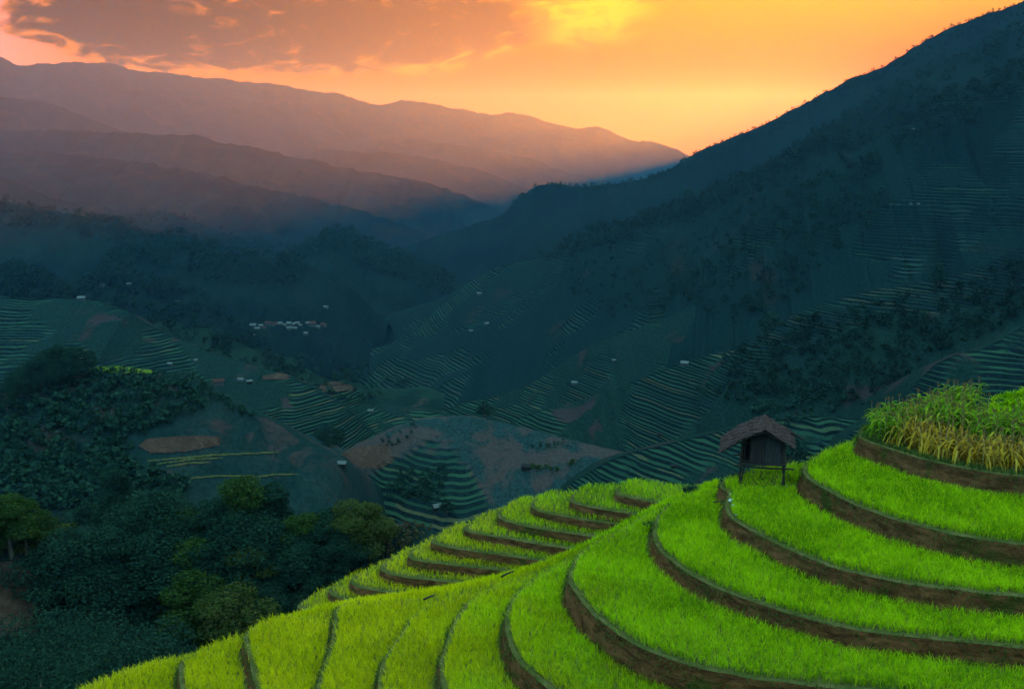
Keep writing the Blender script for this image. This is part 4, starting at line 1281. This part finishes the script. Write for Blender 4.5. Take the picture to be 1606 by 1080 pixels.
# the sloping back of the spur: one ribbon of rice along its crest
def crest_ribbon():
    px = np.array([(400, 985), (445, 966), (520, 948), (600, 938), (700, 924), (800, 901), (860, 880), (900, 862), (960, 833), (1000, 812), (1040, 793), (1085, 774), (1125, 762)], float)
    px[:, 1] += np.interp(px[:, 0], [400, 900, 1125], [15, 13, 4])
    Yd = np.interp(px[:, 0], [400, 600, 800, 960, 1085, 1125], [44.5, 44.2, 43.2, 44.5, 46.8, 47.4])
    C = at_depth(px[:, 0], px[:, 1], Yd)
    C = resample(smooth_line(C, 2), 0.3)
    w = [-4.5, -1.6, -.6, .5, 1.6, 3.5, 8.0]
    dz = [-3.2, -.55, -.12, .0, -.25, -1.3, -6.0]
    rows = [np.column_stack([C[:, 0] + 0.25 * a, C[:, 1] + a, C[:, 2] + b]) for a, b in zip(w, dz)]
    n = len(C)
    V = np.vstack(rows)
    i = np.arange(n - 1)
    q = np.concatenate([np.stack([r_ * n + i, r_ * n + i + 1, (r_ + 1) * n + i + 1, (r_ + 1) * n + i], -1) for r_ in range(len(w) - 1)])
    link('hillside', mesh('hillside', V, [q], M['mud'], smooth=True), kind='structure', label='sloping crest of the terraced spur', cat='hillside')
    r = np.random.default_rng(77)
    N = int(n * 0.3 * 5.0 * 190)
    s = r.random(N) * (n - 1.001); a = r.uniform(-1.9, 3.2, N)
    k = s.astype(int); f = (s - k)[:, None]
    B = C[k] * (1 - f) + C[k + 1] * f
    P = np.column_stack([B[:, 0] + .25 * a, B[:, 1] + a, B[:, 2] + np.interp(a, w, dz)])
    kp = np.ones(N, bool)
    for pl, zz in SLABS:
        ins = inside(pl, P[:, :2])
        kp &= ~(ins & (P[:, 2] < zz + .05))
    P = P[kp]
    mb = MB()
    V_, F_ = blades(P, r.uniform(.28, .42, len(P)), r.uniform(.018, .034, len(P)), .42, seed=78)
    mb.add(V_, F_)
    link('rice_crop', mb.build('rice_crop', M['rice_yellow']), kind='stuff', label='yellowish rice band along the crest of the spur', cat='rice')


crest_ribbon()

# the stack of small terraces on the far flank
def T(*p):
    return [(450 + x / 2.47, 730 + y / 2.47 + 6) for x, y in p]


BACK = [
    (T((1290, 72), (1275, 92), (1300, 104), (1380, 120), (1460, 135), (1580, 160), (1700, 190)), 'topmost small terrace on the far flank'),
    (T((1112, 98), (1095, 118), (1120, 135), (1200, 150), (1290, 165), (1400, 182), (1560, 215)), 'second small terrace on the far flank'),
    (T((962, 118), (945, 143), (970, 160), (1060, 180), (1150, 195), (1280, 212), (1450, 245)), 'third small terrace on the far flank'),
    (T((850, 145), (818, 175), (830, 195), (900, 215), (1000, 233), (1100, 247), (1260, 270)), 'fourth small terrace on the far flank'),
    (T((715, 208), (686, 228), (702, 242), (760, 252), (850, 266), (960, 286), (1160, 318)), 'fifth small terrace on the far flank'),
    (T((590, 255), (560, 278), (580, 291), (650, 305), (750, 320), (850, 333), (1050, 360)), 'sixth small terrace on the far flank'),
    (T((500, 305), (470, 333), (490, 350), (560, 361), (650, 370), (780, 384), (950, 405)), 'seventh small terrace on the far flank'),
    (T((395, 352), (360, 380), (380, 400), (450, 415), (560, 428), (720, 442)), 'eighth small terrace on the far flank'),
    (T((285, 410), (246, 432), (270, 452), (330, 466), (450, 482), (600, 490)), 'ninth small terrace on the far flank'),
    (T((195, 445), (160, 470), (190, 494), (240, 506), (330, 520), (470, 525)), 'tenth small terrace on the far flank'),
    (T((80, 505), (40, 530), (70, 545), (130, 552), (250, 560)), 'lowest small terrace on the far flank'),
]
zb = -20.6
noses = [on_level(px, zb - 0.58 * j)[0] for j, (px, lab) in enumerate(BACK)]
tr = on_level([(1120, 771)], zb)[0]
for j, (px, lab) in enumerate(BACK):
    z = zb - 0.58 * j
    e = on_level(px, z)
    last = j == len(BACK) - 1
    edge = [tuple(noses[i] + np.array([0.8, 1.5 + 0.25 * (j - i)])) for i in range(j + 1)]
    terrace(lab, px, z, [(e[-1][0] + 1.5, e[-1][1] + 0.6), tuple(tr + np.array([0.3 * j, 0.2 * j]))] + edge, 0.6,
            crop='rice_green' if j not in (2, 3) else 'rice_yellow', crop_label='rice on the ' + lab, rice_h=0.37, dens=280, seed=40 + j, weeds=.5, gap=.14, skirt=26 if last else 4.0)
print('BLADES', NBLADE)
# ------------------------------------------------------------------ maize field on the top terrace
def top_z(x, y):
    """the maize ground climbs gently away from its bank"""
    d = dist_to_line(LIP_K0[::4], np.column_stack([x, y]))
    return ZK0 + 0.17 * np.clip(d - 1.2, 0, 11) + .06 * fbm(x * .5, y * .5, 3)


def top_ground():
    xs = np.linspace(14, 48, 110); ys = np.linspace(31, 76, 150)
    X, Y = np.meshgrid(xs, ys)
    P = np.column_stack([X.ravel(), Y.ravel()])
    ok = inside(POLY_K0, P) & (dist_to_line(POLY_K0[::5], P) > .25)
    z = top_z(P[:, 0], P[:, 1]) + .012
    m_ = X.shape[1]
    i = (np.arange(X.shape[0] - 1)[:, None] * m_ + np.arange(m_ - 1)[None])
    q = np.stack([i, i + 1, i + m_ + 1, i + m_], -1).reshape(-1, 4)
    q = q[ok[q].all(1)]
    link('field', mesh('field', np.column_stack([P, z]), [q], M['mud'], smooth=True), kind='structure', label='rising ground of the maize field', cat='field')


top_ground()
M['maize_leaf'] = leaf_mat('maize_leaf', (.060, .125, .006), (.115, .185, .008), (.22, .22, .015), 0.8, .4, spec=0.0)
M['maize_dry'] = leaf_mat('dry_maize_leaf', (.24, .115, .012), (.38, .20, .015), (.46, .30, .05), 1.2, .35, spec=0.0)
M['stalk'] = plain_mat('maize_stalk', (.16, .15, .04), (.26, .21, .07), 6, .8, .01, .1)
M['stalk_dry'] = plain_mat('dry_maize_stalk', (.22, .13, .04), (.36, .23, .08), 6, .8, .01, .1)
M['tassel'] = plain_mat('maize_tassel', (0.104, 0.045, 0.01575), (0.168, 0.072, 0.0245), 6, .9, .01, .1)


def maize_mesh(seed, dry):
    r = np.random.default_rng(seed)
    h = r.uniform(1.2, 1.5) if not dry else r.uniform(.95, 1.25)
    b = MB()
    lean = r.normal(0, .07 if not dry else .14, 2)
    top = np.array([lean[0] * h, lean[1] * h, h])
    b.tube(np.array([[0, 0, -.05], top * .5, top]), [.017, .014, .007], 4, 1)
    nl = 11 if not dry else 9
    for i in range(nl):
        f = .12 + .80 * i / nl
        base = top * f
        az = i * math.pi + r.normal(0, .5) + seed
        ln = r.uniform(.55, .85) * (1.1 - abs(f - .5) * .6)
        d = np.array([math.cos(az), math.sin(az), 0]); s = np.array([-math.sin(az), math.cos(az), 0])
        hang = r.uniform(.2, .6) if not dry else r.uniform(.8, 1.5)
        t = np.linspace(0, 1, 5)
        P = base + d * (ln * (t - .25 * hang * t ** 2))[:, None] + np.array([0, 0, 1]) * (ln * ((.75 if not dry else .35) * t - (.75 + hang * .6) * t ** 2))[:, None]
        w = np.array([.034, .052, .048, .032, .005]) * (1 if not dry else .8)
        V = np.stack([P - s * w[:, None], P + s * w[:, None]], 1).reshape(-1, 3)
        q = np.array([[2 * k, 2 * k + 1, 2 * k + 3, 2 * k + 2] for k in range(4)])
        b.add(V, [q], 0)
    for k in range(5):
        az = k * 1.3
        e = top + np.array([math.cos(az) * .06, math.sin(az) * .06, .16 + .04 * (k % 2)])
        b.tube(np.array([top, e]), [.010, .006], 3, 2, cap=False)
    return b


MZ = {d: [maize_mesh(300 + i + 50 * d, d) for i in range(5)] for d in (0, 1)}
MZ_ME = {d: [b.build('maize_plant', [M['maize_dry'] if d else M['maize_leaf'], M['stalk_dry'] if d else M['stalk'], M['tassel']]) for b in MZ[d]] for d in (0, 1)}


def maize_field():
    r = np.random.default_rng(5)
    x, y = np.meshgrid(np.arange(14, 44, .27), np.arange(31, 56, .31))
    P = np.column_stack([x.ravel(), y.ravel()]) + r.normal(0, .12, (x.size, 2))
    P = P[inside(POLY_K0, P)]
    d = dist_to_line(LIP_K0[::3], P)
    P, d = P[d > .55], d[d > .55]
    z = top_z(P[:, 0], P[:, 1])
    dep = P[:, 1] * CP - z * SP
    u = CU + F * P[:, 0] / dep
    v = CV - F * (P[:, 1] * SP + z * CP) / dep
    ok = (u > 1340) & (u < 1680)
    P, d, z, u, v, dep = P[ok], d[ok], z[ok], u[ok], v[ok], dep[ok]
    # the plot beyond: low green rows, no maize
    plot = (d > 5.3 + .5 * fbm(P[:, 0] * .3, P[:, 1] * .3, 6)) & (u > 1540 + (d - 5) * 4)
    gapz = (d > 4.4) & (u > 1520) & ~plot
    dry = (d < 2.6 + .5 * fbm(P[:, 0] * .4, P[:, 1] * .4, 4)) & (u > 1395 + 26 * d * r.random(len(d)))
    keep = ~plot & ~(gapz & (r.random(len(d)) < .75)) & (v < 800)
    P, d, z, u, dry = P[keep], d[keep], z[keep], u[keep], dry[keep]
    order = np.argsort(d + r.normal(0, .05, len(d)))
    ng = nd = 0
    rest = {0: [], 1: []}
    for i in order:
        k = int(dry[i])
        sc = r.uniform(.82, 1.12); rz = r.uniform(0, 6.28)
        if (k and nd < 150) or (not k and ng < 150 and d[i] < 4.5):
            o = link('maize_plant', MZ_ME[k][int(r.integers(5))], loc=(P[i, 0], P[i, 1], z[i]), rot=(0, 0, rz), scale=sc, cat='maize',
                     label='withered yellow maize stalk along the bank of the top terrace' if k else 'green maize plant near the bank of the top terrace',
                     group='withered maize stalks' if k else 'green maize plants')
            nd += k; ng += 1 - k
        else:
            rest[k].append((P[i, 0], P[i, 1], z[i], rz, sc))
    for k in (0, 1):
        if not rest[k]:
            continue
        mb = MB()
        for x_, y_, z_, rz, sc in rest[k]:
            b = MZ[k][int(r.integers(5))]
            c, s = math.cos(rz), math.sin(rz)
            Rm = np.array([[c, -s, 0], [s, c, 0], [0, 0, 1]]) * sc
            off = mb.n
            for Vv in b.V:
                mb.V.append(Vv @ Rm.T + [x_, y_, z_]); mb.n += len(Vv)
            for p, m_ in zip(b.P, b.M):
                mb.P.append(p + off); mb.M.append(m_)
        link('maize_crop', mb.build('maize_crop', [M['maize_dry'] if k else M['maize_leaf'], M['stalk_dry'] if k else M['stalk'], M['tassel']]), kind='stuff',
             label='withered maize further into the field' if k else 'dense green maize filling the top of the spur', cat='maize')
    # low bright rows in the plot behind
    pr = []
    for row in np.arange(0, 26, 1.15):
        n = 900
        t = r.random(n) * 26
        q = np.column_stack([17 + t * .92 + row * .38, 36 + row * .92 + t * .10]) + r.normal(0, .17, (n, 2))
        pr.append(q)
    Q = np.vstack(pr)
    Q = Q[inside(POLY_K0, Q)]
    dq = dist_to_line(LIP_K0[::3], Q)
    zq = top_z(Q[:, 0], Q[:, 1])
    dep = Q[:, 1] * CP - zq * SP
    uq = CU + F * Q[:, 0] / dep
    ok = (dq > 5.7) & (uq > 1545 + (dq - 5) * 4) & (uq < 1700)
    Q, zq = Q[ok], zq[ok]
    Q = np.repeat(Q, 4, 0) + r.normal(0, .1, (len(Q) * 4, 2)); zq = np.repeat(zq, 4)
    mb = MB()
    V_, F_ = blades(np.column_stack([Q, zq]), r.uniform(.22, .42, len(Q)), r.uniform(.03, .06, len(Q)), .8, seed=9)
    mb.add(V_, F_)
    link('vegetable_rows', mb.build('vegetable_rows', M['rice_green']), kind='stuff', label='bright green vegetable rows behind the maize', cat='crop')
    # grass fringe along the maize bank
    idx = r.integers(0, len(LIP_K0), 5200)
    Pg = np.column_stack([LIP_K0[idx] + r.normal(0, .28, (len(idx), 2)), np.full(len(idx), ZK0 - .02)])
    ins = inside(POLY_K0, Pg[:, :2])
    Pg = Pg[ins & in_view(Pg[:, :2], ZK0, 40)]
    mb = MB()
    V_, F_ = blades(Pg, r.uniform(.12, .38, len(Pg)), r.uniform(.02, .04, len(Pg)), .7, seed=10)
    mb.add(V_, F_)
    link('bank_grass', mb.build('bank_grass', M['weed']), kind='stuff', label='rough grass fringe at the foot of the maize', cat='grass')


maize_field()

# ------------------------------------------------------------------ the hut on stilts
M['wood_grey'] = plain_mat('weathered_plank', (0.01134, 0.00756, 0.0078624), (0.03213, 0.02016, 0.018346), 3.0, .8, .01, .1, (6, 6, .6))
M['wood_blue'] = plain_mat('bleached_plank', (0.018216, 0.0138, 0.014144), (0.039744, 0.03, 0.029172), 3.0, .8, .01, .1, (6, 6, .6))
M['wood_brown'] = plain_mat('brown_timber', (0.0147, 0.0101, 0.0076), (0.0399, 0.0273, 0.0189), 4.0, .85, .01, .1, (4, 4, .8))
M['shake'] = plain_mat('weathered_shake', (0.012096, 0.006804, 0.0074256), (0.034776, 0.020412, 0.020467), 2.5, .9, .02, .05, (3, .8, 3))
M['inside_dark'] = plain_mat('dark_inner_wall', (.010, .008, .008), (.018, .015, .014), 3, .95, .005, .0)  # near-black tone for the panel in the open bay
M['stone_white'] = plain_mat('white_stone', (.26, .25, .22), (.40, .38, .34), 3, .8, .02, .1)


def build_hut():
    base = link('stilt_hut', None, label='weathered wooden field hut on stilts with a shaggy shingle roof', cat='hut',
                loc=(HUT[0], HUT[1], ZB), rot=(0, 0, math.radians(-14)))
    r = np.random.default_rng(3)
    W, D, FL, WT = 2.10, 1.70, 1.02, 2.15          # body width, depth, floor height, eave-wall height
    RID = 2.86

    def part(name, b, mat, parent=base, label=None):
        return link(name, b.build(name, mat if isinstance(mat, list) else M[mat]), parent, label=label)

    for sx in (-1, 1):
        for sy in (-1, 1):
            b = MB()
            x, y = sx * W / 2 * .97, sy * D / 2 * .95
            b.tube(np.array([[x + r.normal(0, .04), y, -.35], [x + r.normal(0, .02), y, .5], [x, y, 1.2], [x + r.normal(0, .02), y, WT + .12]]), [.062, .056, .052, .045], 8)
            part('post', b, 'wood_brown')
    for sx in (-.42, .45):
        b = MB()
        b.tube(np.array([[sx * W + .16 * np.sign(sx), -D / 2 * .82, -.3], [sx * W + .05, -D / 2 * .85, FL]]), [.04, .034], 6)
        part('prop', b, 'wood_brown')
    for y in (-D / 2, D / 2):
        b = MB()
        b.tube(np.array([[-W / 2 - .36, y - .05, FL - .08], [0, y - .05, FL - .11], [W / 2 + .42, y - .05, FL - .05]]), [.045, .05, .042], 7)
        part('floor_beam', b, 'wood_brown')
    for x in (-W / 2, 0, W / 2):
        b = MB(); b.tube(np.array([[x, -D / 2 - .28, FL - .02], [x, D / 2 + .25, FL - .02]]), [.04, .04], 6)
        part('joist', b, 'wood_brown')
    b = MB(); b.tube(np.array([[-W / 2 + .02, -D / 2 - .16, FL + .05], [.1, -D / 2 - .17, FL + .09], [W / 2 + .02, -D / 2 - .15, FL + .15]]), [.04, .045, .04], 7)
    part('sill_log', b, 'wood_grey', label='pale worn log along the front of the floor')
    b = MB()
    for sy in (-1, 1):
        b.box((0, sy * (D / 2 - .1), FL + .015), (W + .02, .06, .03))
    fl = part('floor', b, 'wood_brown')
    n = 9
    for i in range(n):
        y0 = -D / 2 + D * (i + .5) / n
        b = MB(); b.box((r.normal(0, .02), y0, FL + .05 + r.normal(0, .004)), (W + .12, D / n - .012, .035))
        part('floor_plank', b, 'wood_brown', fl)
    b = MB()
    for zz in (FL + .16, WT - .06):
        for sy in (-1, 1):
            b.box((0, sy * (D / 2 - .075), zz), (W - .1, .035, .05))
        for sx in (-1, 1):
            b.box((sx * (W / 2 - .065), 0, zz + .06), (.035, D - .2, .05))
    wf = part('wall', b, 'wood_brown')
    # front wall: an open dark bay, then upright planks
    xs = np.linspace(-W / 2 + .10, W / 2 - .06, 12)
    for i in range(len(xs) - 1):
        xa, xb = xs[i], xs[i + 1]
        xm = (xa + xb) / 2
        topz = WT + (RID - WT - .12) * (1 - min(abs(xm - .02) / (W / 2), 1)) - .10
        if i < 2:
            continue
        b = MB()
        b.box((xm, -D / 2 + .03 + r.normal(0, .008), (FL + .10 + topz) / 2), (xb - xa - .014, .028, topz - FL - .10 + r.normal(0, .03)))
        part('wall_plank', b, 'wood_blue' if i in (6, 7, 8, 9) else 'wood_grey', wf)
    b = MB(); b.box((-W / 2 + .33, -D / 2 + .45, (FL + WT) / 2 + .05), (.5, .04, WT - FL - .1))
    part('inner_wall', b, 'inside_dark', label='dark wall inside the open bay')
    for x in (-W / 2 + .16, -W / 2 + .42):
        b = MB(); b.tube(np.array([[x, -D / 2 + .02, FL + .06], [x + .02, -D / 2 + .02, WT + .25]]), [.024, .022], 5)
        part('door_post', b, 'wood_grey')
    for sx in (-1, 1):
        m = 8
        for i in range(m):
            y0 = -D / 2 + D * (i + .5) / m
            b = MB(); b.box((sx * (W / 2 - .02 + r.normal(0, .006)), y0, (FL + .08 + WT) / 2), (.028, D / m - .014, WT - FL - .08))
            part('wall_plank', b, 'wood_grey', wf)
    for i in range(9):
        xm = -W / 2 + W * (i + .5) / 9
        b = MB(); b.box((xm, D / 2 - .03, (FL + .1 + WT) / 2 + .1), (W / 9 - .014, .028, WT - FL + .1))
        part('wall_plank', b, 'wood_grey', wf)
    # roof: unequal slopes, the long one sagging towards its tip
    ridge_x = .02
    y0, y1 = -D / 2 - .55, D / 2 + .55
    b = MB(); b.tube(np.array([[ridge_x, y0 + .05, RID - .03], [ridge_x, 0, RID - .05], [ridge_x, y1 - .05, RID - .02]]), [.05, .05, .05], 7)
    rf = part('roof', b, 'wood_brown')

    def slope_pt(t, long):
        # t 0..1 from ridge to eave
        if long:
            return ridge_x - (1.95 * t), RID - (.56 * t + .62 * t ** 2.1)
        return ridge_x + 1.32 * t, RID - (.60 * t + .10 * t ** 2)
    for long in (True, False):
        nrow = 10 if long else 7
        ncol = 9
        for yy in np.linspace(y0 + .1, y1 - .1, 4):
            b = MB()
            pts = np.array([[slope_pt(t, long)[0], yy, slope_pt(t, long)[1] - .06] for t in np.linspace(0, .96, 6)])
            b.tube(pts, .028, 5)
            part('rafter', b, 'wood_brown', rf)
        for i in range(nrow):
            t0, t1 = i / nrow, (i + 1) / nrow + .06
            xa, za = slope_pt(t0, long); xb, zb = slope_pt(t1, long)
            sag = 0.03 * math.sin(i * 1.7)
            nc = ncol
            for j in range(nc):
                ya = y0 + (y1 - y0) * (j + .04 + r.normal(0, .05)) / nc
                yb = y0 + (y1 - y0) * (j + .96 + r.normal(0, .05)) / nc
                ex = r.uniform(0, .05)
                lift = .015 + .012 * ((i + j) % 2) + r.normal(0, .005)
                A = np.array([xa, 0, za]); B = np.array([xb, 0, zb]); dv = (B - A) / np.linalg.norm(B - A)
                nn = np.array([-dv[2], 0, dv[0]]);  nn = nn if nn[2] > 0 else -nn
                B = B + dv * ex
                th = .022
                lo = [A + nn * (lift - .012), B + nn * (lift + .03)]
                V = []
                for q in (0, th):
                    for p in lo:
                        for yv in (ya, yb):
                            V.append(p + nn * q + np.array([0, yv, sag]))
                bb = MB()
                bb.add(np.array(V), [np.array([[0, 1, 3, 2], [4, 6, 7, 5], [0, 4, 5, 1], [2, 3, 7, 6], [0, 2, 6, 4], [1, 5, 7, 3]])])
                part('roof_shingle', bb, 'shake', rf)
    # ridge cover and the loose boards slipping off the back eave
    for s_ in (-1, 1):
        for j in range(6):
            bb = MB()
            ang = s_ * math.radians(33)
            R_ = np.array([[math.cos(ang), 0, math.sin(ang)], [0, 1, 0], [-math.sin(ang), 0, math.cos(ang)]])
            bb.box((ridge_x + s_ * .14, y0 + (y1 - y0) * (j + .5) / 6, RID + .035 + r.normal(0, .008) + .006 * (s_ > 0)), (.34, (y1 - y0) / 6 * 1.02, .02), R_)
            part('ridge_board', bb, 'shake', rf)
    for j in range(4):
        bb = MB()
        a0 = np.array([1.05, .75 + .17 * j, 2.42]); a1 = np.array([1.95 - .06 * j, .95 + .16 * j, 1.93 - .02 * j])
        bb.tube(np.array([a0, (a0 + a1) / 2 + [0, 0, .02], a1]), .045, 4)
        part('loose_board', bb, 'shake', rf)
    return base


build_hut()


# ------------------------------------------------------------------ small things round the hut
def stone(u, v, z, size, label, seed):
    r = np.random.default_rng(seed)
    p = on_level([(u, v)], z)[0]
    n, m_ = 7, 10
    th = np.linspace(0, np.pi, n); ph = np.linspace(0, 2 * np.pi, m_, endpoint=False)
    T_, Pp = np.meshgrid(th, ph, indexing='ij')
    rad = size * (1 + .22 * fbm(T_ * 1.5 + seed, np.cos(Pp) * 1.5 + np.sin(Pp), seed, 3))
    V = np.stack([rad * np.sin(T_) * np.cos(Pp) * 1.15, rad * np.sin(T_) * np.sin(Pp), rad * np.cos(T_) * .75], -1).reshape(-1, 3)
    i = np.arange(n - 1)[:, None] * m_ + np.arange(m_)[None]
    i2 = np.arange(n - 1)[:, None] * m_ + (np.arange(m_)[None] + 1) % m_
    q = np.stack([i, i + m_, i2 + m_, i2], -1).reshape(-1, 4)
    link('stone', mesh('stone', V, [q], M['stone_white'], smooth=True), loc=(p[0], p[1], z + size * .55), label=label, cat='stone', group='white stones by the hut')


stone(1147, 787, ZB, .13, 'largest white stone on the terrace corner left of the hut', 1)
stone(1150, 793, ZB, .08, 'white stone just below the largest one at the terrace corner', 2)
stone(1146, 776, ZB, .06, 'small white stone above the largest one at the terrace corner', 3)
stone(1155, 808, ZB, .06, 'small white stone further down the lip path', 4)
stone(1229, 776, ZB, .07, 'white stone in front of the right-hand hut post', 5)
stone(1232, 769, ZB, .05, 'smaller white stone behind the one at the hut post', 6)
stone(1234, 762, ZB, .05, 'white pebble nearest to the right-hand hut post', 7)


def stick(u0, v0, u1, v1, z0, z1, rad, label, lift=.5):
    a = np.append(on_level([(u0, v0)], z0)[0], z0); b_ = np.append(on_level([(u1, v1)], z1)[0], z1)
    b = MB()
    b.tube(np.array([a, (a + b_) / 2 + [0, 0, .03], b_]), [rad, rad * .9, rad * .7], 6)
    link('stick', b.build('stick', M['wood_brown'], True), label=label, cat='stick')


stick(664, 940, 681, 933, ZG + .36, ZG + .46, .05, 'dark stick lying on the rice of the fifth terrace')
stick(786, 904, 806, 895, ZF + .40, ZF + .52, .05, 'dark stick lying on the rice at the spur crest')
stick(1118, 787, 1144, 786, ZC + .45, ZC + .50, .03, 'thin pole sticking out of the bank left of the hut')


def weed_clump(u, v, z, size, label, seed, n=170, mat='weed'):
    r = np.random.default_rng(seed)
    p = on_level([(u, v)], z)[0]
    a = r.random(n) * 6.28; q = np.sqrt(r.random(n)) * size
    P = np.column_stack([np.cos(a) * q, np.sin(a) * q * .8, np.zeros(n) - .1])
    h = (size * .75) * (1.1 - q / size * .6) * r.uniform(.5, 1.1, n) + .1
    V_, F_ = blades(P, h, r.uniform(.03, .07, n), .7, seed=seed)
    b = MB(); b.add(V_, F_)
    link('weed_clump', b.build('weed_clump', M[mat]), loc=(p[0], p[1], z), label=label, cat='weeds', group='weed clumps on the terraces')


weed_clump(1084, 768, ZC, .42, 'dark weed clump on the crest left of the hut', 1, mat='leaf_dark')
weed_clump(1022, 826, ZD + .1, .45, 'dark weeds at the inner end of the first terrace below the hut', 2, mat='leaf_dark')
weed_clump(1130, 783, ZC, .48, 'leafy weeds on the bank under the white stones', 5)
weed_clump(1150, 760, ZC + .4, .4, 'weeds at the foot of the left-hand hut post', 6)
weed_clump(1222, 770, ZB, .34, 'weeds at the foot of the right-hand hut post', 7)
weed_clump(1244, 752, ZB, .4, 'weeds between the hut and the next bank', 8)
weed_clump(1352, 690, ZA, .5, 'weeds round the nose of the maize bank', 9)
# ------------------------------------------------------------------ the air of the valley
def build_haze():
    # just outside everything that stands in the valley
    P = np.array([c[:] for o in COL.objects if o.type == 'MESH' and o.parent is None and o.name.split('.')[0] in ('ground', 'hill', 'mountain', 'wood') for c in o.bound_box])
    x0, y0, z0 = P.min(0) - (30, 30, 1.5)
    x1, y1, z1 = P.max(0) + (30, 30, 6)
    b = MB()
    b.box(((x0 + x1) / 2, (y0 + y1) / 2, (z0 + z1) / 2), (x1 - x0, y1 - y0, z1 - z0))
    m = bpy.data.materials.new('haze')
    m.use_nodes = True
    k = NT(m.node_tree)
    out = k.n('ShaderNodeOutputMaterial')
    pv = k.n('ShaderNodeVolumePrincipled')
    pv.inputs['Color'].default_value = (0.19, 0.57, 0.95, 1)
    pv.inputs['Density'].default_value = 0.46e-4
    pv.inputs['Anisotropy'].default_value = 0.6
    k.t.links.new(pv.outputs[0], out.inputs['Volume'])
    link('haze', b.build('haze', m), kind='stuff', label='thin blue evening haze filling the valley', cat='haze')


build_haze()
